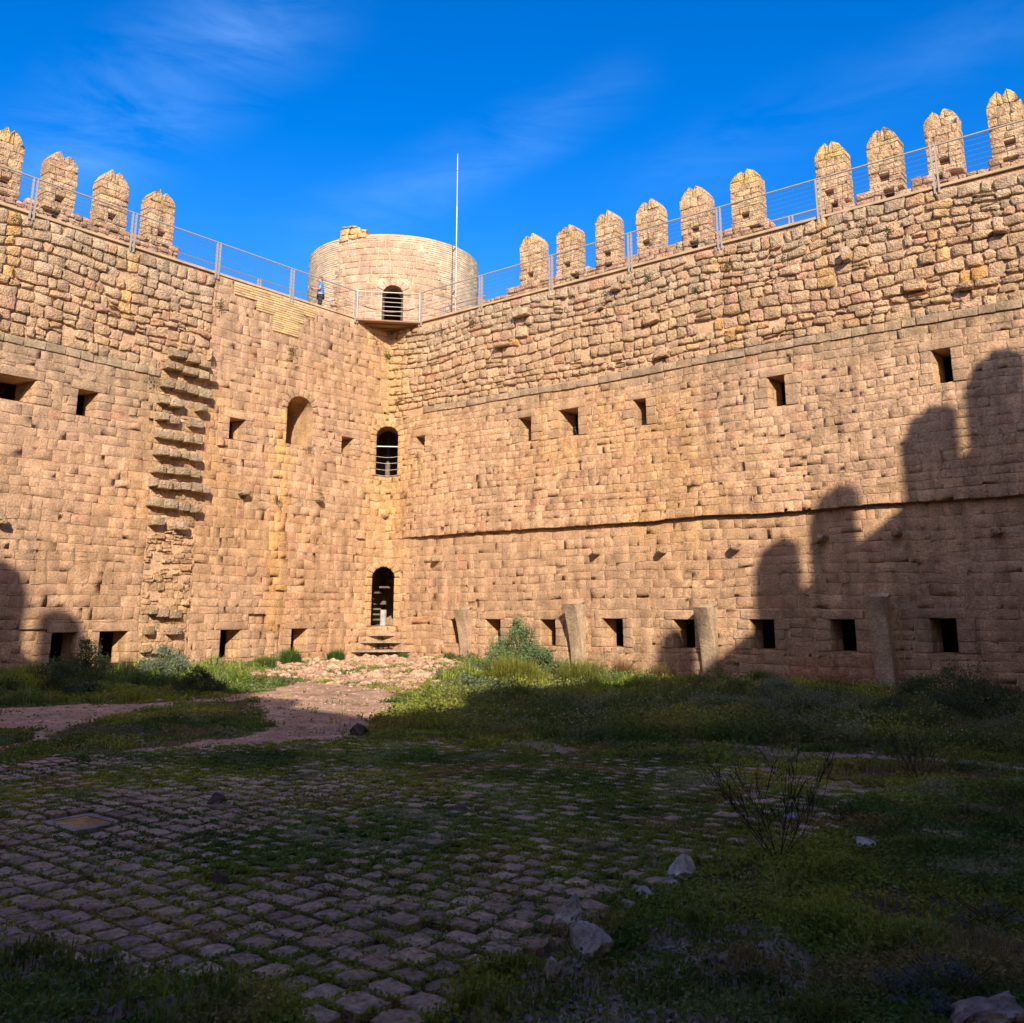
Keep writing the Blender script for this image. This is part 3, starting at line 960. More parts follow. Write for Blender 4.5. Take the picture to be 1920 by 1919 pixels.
# ------------------------------------------------------------------ tower drum
deg = lambda a: math.radians(a) * TR
RIM = 16.64
tdoor = (deg(-6.9), deg(6.1), 12.5, 14.48)
def patch_mask(s, z):
    """True where old blocks survive"""
    t = np.degrees(s / TR)
    left = np.where(z > 15.6, 37.3, np.where(z > 14.6, 38.5, 40 + (14.6 - z) * 3))
    zr = [9, 13.2, 13.9, 14.4, 15.0, 15.5, 16.0, 16.35]
    right = np.interp(z, zr, [-60, -56, -44, -40, -33, -25, -20.5, -20.5])
    top = np.interp(t, [-21, 16, 17, 38], [16.33, 16.40, 16.64, 16.64])
    return (t < left) & (t > right) & (z < top)
Q = course(deg(-62), deg(62), 12.3, RIM, (.24, .32), (.25, .5), .03, [tdoor, (deg(-9.5), deg(8.5), 12.5, 14.75)])
m = patch_mask(Q[:, :, 0].mean(1), Q[:, :, 1].mean(1)); Q = Q[m]; n = len(Q)
rects_old = [(q[0, 0] - .015, q[1, 0] + .015, q[0, 1] - .015, q[3, 1] + .015) for q in Q]
cc = pick(n, (0.54, 0.37, 0.275), .07)
cc = mixc(cc, (0.54, 0.35, 0.25), (R.random(n) < .4) * .8)
zc = Q[:, :, 1].mean(1); sc_ = np.degrees(Q[:, :, 0].mean(1) / TR)
stones('old_masonry', Q, R.normal(.014, .005, n), -.05, .014, cc, .005, mapT, True, M_ASH, TOWER, jit=.015, warp=.03)
# jamb and arch stones of the tower door
Q = []
r = (tdoor[1] - tdoor[0]) / 2; cx_ = (tdoor[0] + tdoor[1]) / 2; zsp = 14.46 - r
for i in range(7):
    a0 = PI * i / 7 + .02; a1 = PI * (i + 1) / 7 - .02
    p = lambda a, e: [cx_ + (r + e) * math.cos(a), zsp + (r + e) * math.sin(a)]
    Q.append([p(a1, 0), p(a0, 0), p(a0, .3), p(a1, .3)])
for i in range(5):
    hh = (zsp - 12.5) / 5
    Q.append(rectq(tdoor[0] - (.3 if i % 2 else .18), tdoor[0], 12.5 + i * hh + .005, 12.5 + (i + 1) * hh - .005))
    Q.append(rectq(tdoor[1], tdoor[1] + (.3 if i % 2 else .18), 12.5 + i * hh + .005, 12.5 + (i + 1) * hh - .005))
Q = np.array(Q)
stones('door_surround', Q, .035, -.05, .012, pick(len(Q), (0.54, 0.39, 0.29), .05), .003, mapT, True, M_ASH, TOWER)
# thin bricks
Qb = course(deg(-100), deg(100), 12.3, RIM, (.088, .094), (.45, .9), .018)
mb = ~patch_mask(Qb[:, :, 0].mean(1), Qb[:, :, 1].mean(1))
Qb = Qb[mb]; n = len(Qb)
cb_ = pick(n, (0.61, 0.485, 0.35), .05, .03)
cb_ = mixc(cb_, (0.60, 0.44, 0.31), (Qb[:, :, 1].mean(1) < 14.3) * .5)
for sel in (Qb[:, :, 0].mean(1) > deg(26), Qb[:, :, 0].mean(1) <= deg(26)):
    stones('new_brickwork', Qb[sel], R.normal(.018, .003, sel.sum()), -.02, .008, cb_[sel], .0015, mapT, True, M_BRK, TOWER)
backing('drum', -PI * TR, PI * TR, 12.2, RIM - .01, -.005, [tdoor], mapT, True, M_MOR, TOWER, (0.60, 0.46, 0.33))
# inner face, rim top, unseen roof slab added to keep the chamber dark
def disc_ring(name, r0, r1, z, mat, col):
    n = 96; V = []; F = []
    for i in range(n):
        t = 2 * PI * i / n
        V += [(TC[0] + r0 * math.cos(t), TC[1] + r0 * math.sin(t), z), (TC[0] + r1 * math.cos(t), TC[1] + r1 * math.sin(t), z)]
    for i in range(n):
        j = (i + 1) % n
        F.append((2 * i, 2 * i + 1, 2 * j + 1, 2 * j))
    return mk(name, V, np.array(F), np.tile(col, (2 * n, 1)), mat, TOWER, smooth=False)
disc_ring('rim', TR - .6, TR + .02, RIM, M_BRK, (0.62, 0.47, 0.32))
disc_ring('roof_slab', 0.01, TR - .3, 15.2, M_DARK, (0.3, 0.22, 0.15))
ring_wall('inner_face', TC[0], TC[1], TR - .6, 14.6, RIM, -1, M_BRK, TOWER, (0.55, 0.42, 0.3), 96)
# door reveal
V = []; F = []
ap = arch_pts(tdoor[0], tdoor[1], zsp, 14.46)
prof = [(tdoor[0], 12.5)] + ap + [(tdoor[1], 12.5)]
for (s, z) in prof:
    V.append((s, .01, z)); V.append((s, -.75, z))
for i in range(len(prof) - 1):
    F.append((2 * i, 2 * i + 1, 2 * i + 3, 2 * i + 2))
k = len(V)
for (s, z) in ap:
    V.append((s, .012, z)); V.append((s, .012, 14.5))
for i in range(len(ap) - 1):
    F.append((k + 2 * i, k + 2 * i + 2, k + 2 * i + 3, k + 2 * i + 1))
V = np.array(V, float)
mk('doorway', mapT(V[:, 0], V[:, 1], V[:, 2]), np.array(F), np.tile([.46, .33, .24], (len(V), 1)), M_ASH, TOWER, smooth=False)
# box added just inside the door, coloured dark to read as unlit
b0 = mapT(np.array([-1.2, 1.2, 1.2, -1.2]), np.array([-.7, -.7, -3, -3]), np.array([0, 0, 0, 0]))
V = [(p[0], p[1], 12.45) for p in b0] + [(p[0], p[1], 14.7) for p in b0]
mk('dark_entry_box', V, np.array([(1, 2, 6, 5), (2, 3, 7, 6), (3, 0, 4, 7), (4, 5, 6, 7)]), np.tile([.10, .07, .055], (8, 1)), M_DARK, TOWER, smooth=False)
# ruined lump of the old battlement on the rim
Q = []
for (a0, a1, z0, z1) in ((37, 30, 16.45, 16.72), (30, 23.5, 16.48, 16.7), (23.5, 17.5, 16.5, 16.73), (36.5, 29, 16.73, 17.0), (29, 21.5, 16.72, 16.98), (35, 28, 17.0, 17.12), (28, 24, 16.99, 17.08), (20.8, 17, 16.74, 16.86)):
    Q.append(rectq(deg(a1) + .01, deg(a0) - .01, z0 + .008, z1))
Q = np.array(Q); n = len(Q)
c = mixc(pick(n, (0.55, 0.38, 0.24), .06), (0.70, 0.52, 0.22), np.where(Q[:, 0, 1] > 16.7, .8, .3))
stones('ruined_battlement', Q, .06, -.6, .04, c, .018, mapT, True, M_RUB, TOWER, cap=True, jit=.02)
# tower base out of sight behind the walls
ring_wall('tower_base', TC[0], TC[1], TR - .02, -.6, 12.25, 75, M_ASH, TOWER, (0.5, .34, .21), 96)
# broken wall stub against the tower at the end of the left walkway
Q = []
for k, z in enumerate(np.arange(12.5, 14.0, .2)):
    q = course(deg(36 - 0 * k), max(deg(38.5), deg(52 - 2 * k)), z, z + .2, (.2, .2), (.18, .4), .015)
    Q.append(q)
Q = np.concatenate(Q); n = len(Q)
stones('rubble_spur', Q, R.uniform(.1, .5, n) * (1 - (Q[:, 0, 1] - 12.5) / 2.2), -.1, .04, pick(n, (0.54, 0.38, 0.24), .1), .02, mapT, True, M_RUB, TOWER, jit=.03)
Q = course(deg(-58), deg(-28), 12.5, 13.35, (.14, .2), (.18, .4), .015, irr=.2)
Q = Q[[q[0, 1] < 13.1 - abs(q[0, 0] + 2.4) * .25 for q in Q]]; n = len(Q)
stones('rubble_spur', Q, R.uniform(.05, .35, n), -.1, .04, pick(n, (0.50, 0.33, 0.22), .1), .02, mapT, True, M_RUB, TOWER, jit=.03)

# ------------------------------------------------------------------ the two walls behind the camera
def far_wall(label, along_x):
    W = thing('castle_wall', label, 'castle wall')
    # (t along, top height) outline of the battlement
    if along_x:            # stands at Y = -(LB-1.7), runs along X
        base = LB - 1.7
        tops = [(20.4, 21.5), (18.54, 19.64), (16.88, 17.92), (15.2, 16.3), (13.5, 14.6), (11.8, 12.8), (22.1, 23.1)]
        def mp(s, d, z): return np.stack([np.asarray(s), -(base + np.asarray(d)), z], -1)
        L = 33.0
        segs = [(-2, 27.4, 13.55), (27.4, 28.2, 13.0), (28.2, 29.6, 12.45), (29.6, 33, 11.35)]
    else:
        base = LA - 1.7
        tops = [(10.33, 11.44), (11.91, 13.05), (14.43, 15.48), (15.99, 17.1), (19.18, 20.22), (8.93, 9.99), (7.3, 8.3), (5.7, 6.7)]
        def mp(s, d, z): return np.stack([base + np.asarray(d), -np.asarray(s), z], -1)
        L = 33.0
        segs = [(-2, 20.5, 13.6), (20.5, 21.6, 12.9), (21.6, 27.5, 12.1), (27.5, 33, 11.35)]
    bx = [(-2, 29.4, 0, 2.15, -.6, 12.0)]
    boxes('wall_body', [(-2, L, 0, 2.15, -.6, 11.3)], mp, False, M_ASH, W, (0.48, 0.32, 0.2))
    boxes('wall_body', [(-2, 27.45, .002, 2.14, 11.302, 12.09)], mp, False, M_ASH, W, (0.48, 0.32, 0.2))
    boxes('walkway', [(-2, 21, .004, 2.13, 12.092, 12.5)], mp, False, M_BRK, W, (0.6, 0.45, 0.3))
    boxes('parapet', [(a, b, 1.5, 1.9, 11.2, z) for a, b, z in segs], mp, False, M_RUB, W, (0.5, 0.34, 0.22))
    for k, (a, b) in enumerate(tops):
        c = (a + b) / 2
        pr = [(a, 13.4), (b, 13.4), (b, 15.05), (c + .28, 15.42), (c + .14, 15.5), (c, 15.36), (c - .14, 15.46), (c - .28, 15.4), (a, 15.05)]
        V = [(s, 1.55, z) for s, z in pr] + [(s, 1.85, z) for s, z in pr]
        n = len(pr)
        F = [np.array([(i, (i + 1) % n, n + (i + 1) % n, n + i) for i in range(n)]), np.array([list(range(n)), list(range(2 * n - 1, n - 1, -1))])]
        V = np.array(V, float)
        mk('merlon', mp(V[:, 0], V[:, 1], V[:, 2]), F, np.tile([.5, .35, .23], (2 * n, 1)), M_RUB, W, smooth=False)
    return W
far_wall('castle wall behind the camera on the left, casting the short merlon shadows', True)
far_wall('castle wall behind the camera on the right, casting the rising merlon shadows', False)

# ------------------------------------------------------------------ railings
def tube_between(pts, r, n=8):
    V = []; F = []
    pts = [Vector(p) for p in pts]
    for i, p in enumerate(pts):
        if i == 0: t = pts[1] - pts[0]
        elif i == len(pts) - 1: t = pts[-1] - pts[-2]
        else: t = (pts[i + 1] - pts[i - 1])
        t.normalize()
        up = Vector((0, 0, 1)) if abs(t.z) < .95 else Vector((1, 0, 0))
        u = t.cross(up).normalized(); v = t.cross(u)
        rr = r[i] if isinstance(r, (list, tuple)) else r
        for k in range(n):
            a = 2 * PI * k / n
            V.append(tuple(p + u * (rr * math.cos(a)) + v * (rr * math.sin(a))))
    for i in range(len(pts) - 1):
        for k in range(n):
            F.append((i * n + k, i * n + (k + 1) % n, (i + 1) * n + (k + 1) % n, (i + 1) * n + k))
    return V, F

def tube(name, pts, r, mat, parent, n=8, smooth=True):
    V, F = tube_between(pts, r, n)
    return mk(name, V, np.array(F), None, mat, parent, smooth=smooth)

def flat_post(P, along, z0, z1, parent):
    """post made of two flat bars side by side"""
    V = []; F = []
    ax = Vector(along).normalized(); px = Vector((-ax.y, ax.x, 0))
    for off in (-.055, .055):
        k = len(V)
        for z in (z0, z1):
            for (i, j) in ((-1, -1), (1, -1), (1, 1), (-1, 1)):
                q = Vector(P) + ax * (off + i * .02) + px * (j * .03)
                V.append((q.x, q.y, z))
        F += [(k, k + 3, k + 2, k + 1), (k + 4, k + 5, k + 6, k + 7), (k, k + 1, k + 5, k + 4), (k + 1, k + 2, k + 6, k + 5), (k + 2, k + 3, k + 7, k + 6), (k + 3, k, k + 4, k + 7)]
    return mk('post', V, np.array(F), None, M_STEEL, parent, smooth=False)

def railing(label, mapf, posts, d, zt, z0=12.5, ends=None, cables=7, low=None, group='walkway railings'):
    T = thing('guard_railing', label, 'railing', tuple(mapf(np.array([posts[0]]), np.array([d]), np.array([z0]))[0]), group)
    p = lambda s, z, dd=d: tuple(mapf(np.array([s]), np.array([dd]), np.array([z]))[0])
    al = Vector(p(1, 0)) - Vector(p(0, 0))
    for s in posts:
        flat_post(p(s, z0), al, z0 - .25 if d > 0 else z0, zt, T)
    s0, s1 = ends if ends else (min(posts), max(posts))
    tube('top_rail', [p(s0, zt), p(s1, zt)], .026, M_STEEL, T)
    if low:
        tube('lower_rail', [p(s0, low), p(s1, low)], .022, M_STEEL, T)
    for k in range(cables):
        z = z0 + .1 + (zt - z0 - .1) * k / cables
        tube('cable', [p(s0, z), p(s1, z)], .007, M_CABLE, T, 5)
    return T
railing('long wire guard railing along the left walkway edge with double flat posts', mapB, [1.86, 4.9, 7.92, 10.9, 13.88, 16.9], .045, 13.49, ends=(1.86, 17))
railing('long wire guard railing along the right walkway edge with double flat posts', mapA, [1.62, 4.64, 7.78, 10.92, 14.04, 17.1, 20.18, 23.2], .045, 13.59, ends=(1.62, 24))
railing('outer guard railing closing the gap between the left merlons and the tower', mapB, [5.01], -1.72, 13.48, ends=(2.3, 8.4), cables=5)
railing('outer guard railing between the tower and the right wall\'s first merlon', mapA, [1.2, 3.1], -1.72, 13.58, ends=(1.2, 3.4), cables=5)
railing('outer guard railing filling the wide gap between the sixth and seventh right merlons', mapA, [15.6], -1.72, 13.5, ends=(14.6, 16.5), cables=5)

# balcony plate across the corner
q = 1 / math.sqrt(2)
PZ = 12.36
BAL = thing('corner_balcony', 'rust-brown triangular steel balcony plate bridging the corner below the tower door', 'balcony', (0.6, -0.6, PZ))
V = [(-.5, .5, PZ), (1.72, -.06, PZ), (.06, -1.92, PZ)]
V = [(-.6, .5, PZ), (1.7, .3, PZ), (1.7, -.05, PZ), (.05, -1.9, PZ), (-.3, -1.9, PZ)]
V2 = [(x, y, PZ + .055) for x, y, z in V]
n5 = 5
mk('plate', V + V2, [np.array([(i, (i + 1) % n5, n5 + (i + 1) % n5, n5 + i) for i in range(n5)]), np.array([[4, 3, 2, 1, 0], [5, 6, 7, 8, 9]])], None, M_RUST, BAL, smooth=False)
for s_ in (.3, .75):
    tube('bracket', [(s_ * 1.7, -.04, PZ - .03), (.04, -s_ * 1.85, PZ - .03)], .03, M_RUST, BAL, 6)
BR = thing('balcony_railing', 'short five-bar railing in front of the tower doorway on the corner balcony', 'railing', (0.9, -0.95, PZ + .1))
pa, pb = Vector((1.62, -.09, 0)), Vector((.09, -1.86, 0))
for P in (pa, pb):
    tube('post', [(P.x, P.y, 12.42), (P.x, P.y, 13.55)], .022, M_STEEL, BR)
tube('top_rail', [(pa.x, pa.y, 13.53), (pb.x, pb.y, 13.49)], .024, M_STEEL, BR)
for k in range(5):
    z = 12.6 + .175 * k
    dip = Vector((-.28, .28, 0)) * 0
    tube('cable', [(pa.x, pa.y, z), (pb.x, pb.y, z)], .013, M_STEEL, BR, 6)
# curved low handrail bowing towards the tower
arcp = []
for i in range(13):
    t = i / 12
    P = pa.lerp(pb, t) + Vector((-.75, .75, 0)) * math.sin(PI * t) * .75
    arcp.append((P.x, P.y, 13.0))
tube('curved_rail', arcp, .025, M_RUST, BR)

# wires across the upper corner opening
WR = thing('window_guard', 'four bowed wires and a white bar guarding the upper arched corner opening', 'guard rail', (0.1, -0.1, 6.62))
def cw(c, e, z): return (q * c - q * e, q * c + q * e, z)
tube('bar', [cw(-.43, -.28, 7.75), cw(.43, -.28, 7.75)], .022, mat_plain('white_bar', (.75, .74, .70), .5), WR)
for z in (7.38, 7.15, 6.9, 6.68):
    pts = [cw(-.43 + .86 * i / 8, -.26, z - .045 * math.sin(PI * i / 8)) for i in range(9)]
    tube('wire', pts, .009, M_STEEL, WR, 5)

# lightning rod
LR = thing('lightning_rod', 'tall thin steel lightning rod standing beside the round tower', 'lightning rod', (2.93, .5, 12.5))
tube('pole', [(2.93, .5, 12.5), (2.93, .5, 14.6)], .034, M_STEEL, LR)
tube('pole', [(2.93, .5, 14.6), (2.93, .5, 17.0)], .028, M_STEEL, LR)
tube('pole', [(2.93, .5, 17.0), (2.93, .5, 18.55)], .020, M_STEEL, LR)
tube('coupling', [(2.93, .5, 18.5), (2.93, .5, 18.6)], .042, M_CABLE, LR)
tube('tip', [(2.93, .5, 18.6), (2.93, .5, 19.1), (2.93, .5, 19.25)], [.022, .018, .005], M_STEEL, LR)
for z in (13.55, 15.3):
    tube('bracket', [(2.93, .5, z), (2.5, .75, z)], .03, M_CABLE, LR, 6)

# ------------------------------------------------------------------ ground
def Hn(a, b):
    a = np.asarray(a, float); b = np.asarray(b, float)
    ins = (a > -1) & (a < 32) & (b > -1) & (b < 32)
    h = .05 * fbm(a / 2.5, b / 2.5, 61) + .015 * vn(a * 2, b * 2, 62)
    h = h + .14 * np.exp(-((a - 1.5) ** 2 + (b - 1.5) ** 2) / 14)
    h = h - .22 * sst(a, 6, 10.5) * (1 - sst(b, 3, 8))
    rk = rocky(a, b)
    rid = 1 - np.abs(vn(a * 2.2, b * 2.6, 63)); rid2 = 1 - np.abs(vn(a * 5.5 + 3, b * 6.2, 64))
    h = h + rk * (.10 * rid ** 3 + .045 * rid2 ** 2 - .07)
    pv = paved(a, b)
    return np.where(ins, np.where(pv > .5, h * .35 - .02, h), h * .3)

POLY_PAVE = [(13.5, 22.0), (13.9, 21.0), (14.19, 19.4), (14.62, 18.7), (14.96, 17.05), (15.6, 15.8), (17.5, 15.2), (18.6, 15.3), (20.3, 14.4), (22.5, 15.0), (22.45, 18.3), (22.35, 19.5), (22.45, 21.4), (21.4, 21.8), (19.5, 22.1), (17.5, 22.8)]
POLY_GRAV = [(7.4, 16.5), (9.2, 14.1), (8.7, 11.9), (6, 8.5), (2, 3), (3, 2), (8, 6.5), (13.3, 12.4), (15.4, 15.0), (15.9, 15.6), (15.2, 17.1), (14.8, 18.7), (14.4, 19.6), (13.4, 22.4), (7, 20.5)]
POLY_PATCH = [(13.2, 18.3), (10.8, 16.5), (9.76, 14.22), (9.96, 12.97), (12.54, 14.13), (14.2, 16.4), (14.8, 17.3), (14.6, 18.7), (14.2, 19.5), (13.7, 20.5)]
POLY_BLOB = [(11.06, 18.2), (11.7, 17.9), (12.6, 18.4), (13.0, 19.0), (12.4, 20.5), (11, 19.6)]
POLY_RUB = [(0, 0), (0, 4.6), (4, 8.6), (7.3, 9.2), (11.4, 10.4), (9, 6.6), (6.2, 2.2), (5, 0)]
POLY_TALLR = [(15.2, 14.6), (13.2, 11.8), (9.2, 6.8), (6.0, 1.8), (5, 0), (30, 0), (30, 11), (22.9, 12.2), (20.0, 13.0), (17.4, 14.1)]
POLY_TALLL = [(0, 4.0), (3.4, 8.0), (7.6, 11.9), (8.6, 13.9), (7.3, 16.2), (6.5, 20.5), (0, 20)]
POLY_ROCKR = [(22.45, 20.75), (22.7, 19.6), (23.3, 19.3), (23.9, 19.9), (23.9, 21.2), (22.9, 21.8)]
POLY_ROCKL = [(18.8, 22.2), (20.7, 21.85), (21.9, 21.7), (23.4, 21.8), (23.6, 22.6), (20.5, 24.0)]
POLY_DIRT = [(17.45, 14.95), (17.8, 14.3), (18.5, 14.35), (18.35, 15.1)]
POLY_DIRT2 = [(19.0, 13.35), (20.87, 13.0), (22.2, 12.8), (23.6, 12.5), (23.9, 13.3), (22.5, 13.3), (21.2, 13.45), (20.19, 13.35)]

def wob(a, b, amp=.35):
    return a + amp * vn(np.asarray(a) * 1.3, np.asarray(b) * 1.3, 91) + .12 * vn(np.asarray(a) * 5, np.asarray(b) * 5, 92), \
           b + amp * vn(np.asarray(a) * 1.3 + 50, np.asarray(b) * 1.3, 93) + .12 * vn(np.asarray(a) * 5, np.asarray(b) * 5, 94)
def rocky(a, b):
    x, y = wob(a, b, .25)
    return (inpoly(x, y, POLY_ROCKR) | inpoly(x, y, POLY_ROCKL)).astype(float)
def paved(a, b):
    x, y = wob(a, b, .15)
    return inpoly(x, y, POLY_PAVE).astype(float)
def zone(a, b):
    """0 soil/grass, 1 paving, 2 gravel, 3 rubble, 4 tall right, 5 tall left, 6 rock, 7 dirt"""
    x, y = wob(a, b, .3)
    z = np.zeros(np.shape(x), int)
    z[inpoly(x, y, POLY_TALLR)] = 4
    z[inpoly(x, y, POLY_TALLL)] = 5
    z[inpoly(x, y, POLY_GRAV)] = 2
    z[inpoly(x, y, POLY_RUB)] = 3
    z[inpoly(x, y, POLY_PATCH)] = 0
    z[inpoly(x, y, POLY_BLOB)] = 0
    z[inpoly(x, y, POLY_DIRT)] = 7
    z[inpoly(x, y, POLY_DIRT2)] = 7
    z[rocky(a, b) > .5] = 6
    z[paved(a, b) > .5] = 1
    return z

ga = np.concatenate([[-1500, -500, -150, -50, -15, -3], np.arange(-.6, 11, .16), np.arange(11, 26.5, .065), np.arange(26.5, 31, .3), [33, 50, 150, 500, 1500]])
gb = np.concatenate([[-1500, -500, -150, -50, -15, -3], np.arange(-.6, 11, .16), np.arange(11, 25.5, .065), np.arange(25.5, 31, .3), [33, 50, 150, 500, 1500]])
GA, GB = np.meshgrid(ga, gb)
fa, fb = GA.ravel(), GB.ravel()
hz = Hn(fa, fb)
zn = zone(fa, fb)
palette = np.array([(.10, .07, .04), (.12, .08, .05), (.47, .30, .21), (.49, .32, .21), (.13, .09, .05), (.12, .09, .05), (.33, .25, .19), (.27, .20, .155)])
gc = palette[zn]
gc = gc * (1 + .22 * vn(fa * 1.7, fb * 1.7, 71) + .18 * vn(fa * 7, fb * 7, 72))[:, None]
nx = len(ga); ny = len(gb)
idx = np.arange(nx * ny).reshape(ny, nx)
F = np.stack([idx[:-1, :-1], idx[1:, :-1], idx[1:, 1:], idx[:-1, 1:]], -1).reshape(-1, 4)
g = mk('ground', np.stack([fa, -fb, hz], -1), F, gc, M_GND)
g['kind'] = 'structure'

# ---- cobbled paving, set square to the walls
pitch = .335
cells = []
sc0 = 13.6
rows_b = []
y = 13.2
while y < 23.2:
    h = random.uniform(.155, .205); x = sc0 + random.uniform(-.2, 0)
    while x < 23:
        w = random.uniform(.155, .25)
        cells.append((x, x + w, y, y + h)); x += w
    y += h
cells = np.array(cells)
ca = (cells[:, 0] + cells[:, 1]) / 2; cbb = (cells[:, 2] + cells[:, 3]) / 2
km = paved(ca, cbb) > .5
km &= ~((abs(ca - 17.85) < .36) & (abs(cbb - 20.37) < .30))
cells = cells[km]
def cob_map(s, d, z):      # s = a, z = b, d = height
    s = np.asarray(s); z = np.asarray(z)
    return np.stack([s, -z, np.asarray(d) + .05 * fbm(s / 2.5, z / 2.5, 61) * .35 - .02], -1)
gp = .024
Q = np.array([rectq(c[0] + gp / 2, c[1] - gp / 2, c[2] + gp / 2, c[3] - gp / 2) for c in cells]); n = len(Q)
cc = pick(n, (0.39, 0.275, 0.19), .15, .04)
far = sst(20.5 - Q[:, 0, 0], 0, 6)
cc = mixc(cc, (0.42, 0.30, 0.22), far * .8)
pv = stones('paving', Q, R.normal(.034, .006, n) - .02 * (R.random(n) < .06), -.05, .017, cc, .0035, cob_map, False, M_COB, None, jit=.009, xyr=.005)
pv['kind'] = 'structure'

# ------------------------------------------------------------------ vegetation helpers
CAM = np.array([25.45, 24.49])
def in_view(a, b, m=1.0):
    fx, fy = -.621, -.784
    da = a - CAM[0]; db_ = b - CAM[1]
    f = da * fx + db_ * fy
    s = da * .784 - db_ * .621
    return (f > 2.5) & (np.abs(s) < f * .60 + m)

def blades(P, hgt, wid, col, lean=.35, nper=6, spread=.03):
    """P (n,3) roots -> curved two-segment blades"""
    n = len(P)
    P = np.repeat(P, nper, 0); hgt = np.repeat(hgt, nper) * R.uniform(.5, 1.15, n * nper); wid = np.repeat(wid, nper)
    spread = np.repeat(np.broadcast_to(spread, (n,)), nper)
    col = np.repeat(col, nper, 0) * R.uniform(.7, 1.3, (n * nper, 1))
    N = n * nper
    th = R.uniform(0, 2 * PI, N); rr = spread * np.sqrt(R.random(N))
    B = P + np.stack([rr * np.cos(th), rr * np.sin(th), np.zeros(N)], -1)
    ph = R.uniform(0, 2 * PI, N); dv = np.stack([np.cos(ph), np.sin(ph)], -1)
    ln = np.abs(R.normal(0, lean, N)) * hgt
    ps = ph + PI / 2 + R.normal(0, .5, N)
    sd = np.stack([np.cos(ps), np.sin(ps)], -1) * (wid / 2)[:, None]
    m = B.copy(); m[:, :2] += dv * (ln * .35)[:, None]; m[:, 2] += hgt * .6
    t = B.copy(); t[:, :2] += dv * ln[:, None]; t[:, 2] += hgt * (1 - .3 * np.minimum(1, ln / np.maximum(hgt, .001)))
    z = np.zeros((N, 1))
    s3 = np.concatenate([sd, z], 1)
    V = np.stack([B - s3, B + s3, m + s3 * .8, m - s3 * .8, t], 1).reshape(-1, 3)
    o = (np.arange(N) * 5)[:, None]
    Fq = o + np.array([[0, 1, 2, 3]]); Ft = o + np.array([[3, 2, 4]])
    return V, Fq, Ft, np.repeat(col, 5, 0)

def leaves(P, size, col, flat=.5, aspect=.55):
    """P (n,3) centres -> diamond leaves folded along the middle"""
    n = len(P)
    d = R.normal(0, 1, (n, 3)); d[:, 2] = d[:, 2] * flat + .25; d /= np.linalg.norm(d, axis=1, keepdims=True)
    u = np.cross(d, R.normal(0, 1, (n, 3))); u /= np.linalg.norm(u, axis=1, keepdims=True) + 1e-9
    s = size[:, None]
    V = np.stack([P - d * s * .5, P + u * s * aspect * .5, P + d * s * .5, P - u * s * aspect * .5], 1).reshape(-1, 3)
    F = (np.arange(n) * 4)[:, None] + np.array([[0, 1, 2, 3]])
    return V, F, np.repeat(col * R.uniform(.7, 1.3, (n, 1)), 4, 0)

GREEN = np.array([.155, .235, .04]); YGREEN = np.array([.34, .38, .05]); GREY = np.array([.30, .33, .19]); DRY = np.array([.42, .28, .13])
DGREEN = np.array([.07, .145, .035])

def scatter(n_try, dens, amin=0, amax=27, bmin=0, bmax=24.5):
    """random (a,b) in view, thinned with distance and by dens(a,b)"""
    f = 3.0 * (42 / 3.0) ** R.random(n_try)          # log-spaced distance
    s = R.uniform(-.60, .60, n_try) * f
    a = CAM[0] - .621 * f + .784 * s; b = CAM[1] - .784 * f - .621 * s
    k = (a > amin) & (a < amax) & (b > bmin) & (b < bmax)
    a, b, f = a[k], b[k], f[k]
    k = R.random(len(a)) < dens(a, b)
    return a[k], b[k], f[k]

class Bag:
    def __init__(s): s.V = []; s.Q = []; s.T = []; s.C = []; s.n = 0
    def blades(s, *a, **k):
        V, Fq, Ft, c = blades(*a, **k)
        s.V.append(V); s.Q.append(Fq + s.n); s.T.append(Ft + s.n); s.C.append(c); s.n += len(V)
    def leaves(s, *a, **k):
        V, F, c = leaves(*a, **k)
        s.V.append(V); s.Q.append(F + s.n); s.C.append(c); s.n += len(V)
    def make(s, name, mat=None, parent=None):
        F = [np.concatenate(s.Q)] + ([np.concatenate(s.T)] if s.T else [])
        return mk(name, np.concatenate(s.V), F, np.concatenate(s.C), mat or M_LEAF, parent, smooth=False)

def gcol(a, b, n):
    t = vn(a * .8, b * .8, 101)[:, None]; u = vn(a * 2.1, b * 2.1, 102)[:, None]
    c = GREEN + (YGREEN - GREEN) * np.clip(t * .9 + .15, 0, 1)
    c = c + (DGREEN - c) * np.clip(-t * 1.2, 0, .8)
    c = c + (GREY - c) * np.clip(u * 1.3 - .35, 0, .8) * np.where(np.hypot(a - CAM[0], b - CAM[1]) < 7, .25, 1)[:, None]
    c = c + (DRY - c) * np.clip(-u * 1.3 - .45, 0, .5)
    w = vn(a * 1.5, b * 1.5, 120)[:, None]
    tl = (zone(a, b) == 4)[:, None]
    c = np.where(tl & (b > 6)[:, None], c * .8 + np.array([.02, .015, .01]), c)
    c = c * (1 + .22 * w + .22 * vn(a * 5.5, b * 5.5, 103)[:, None])
    return c

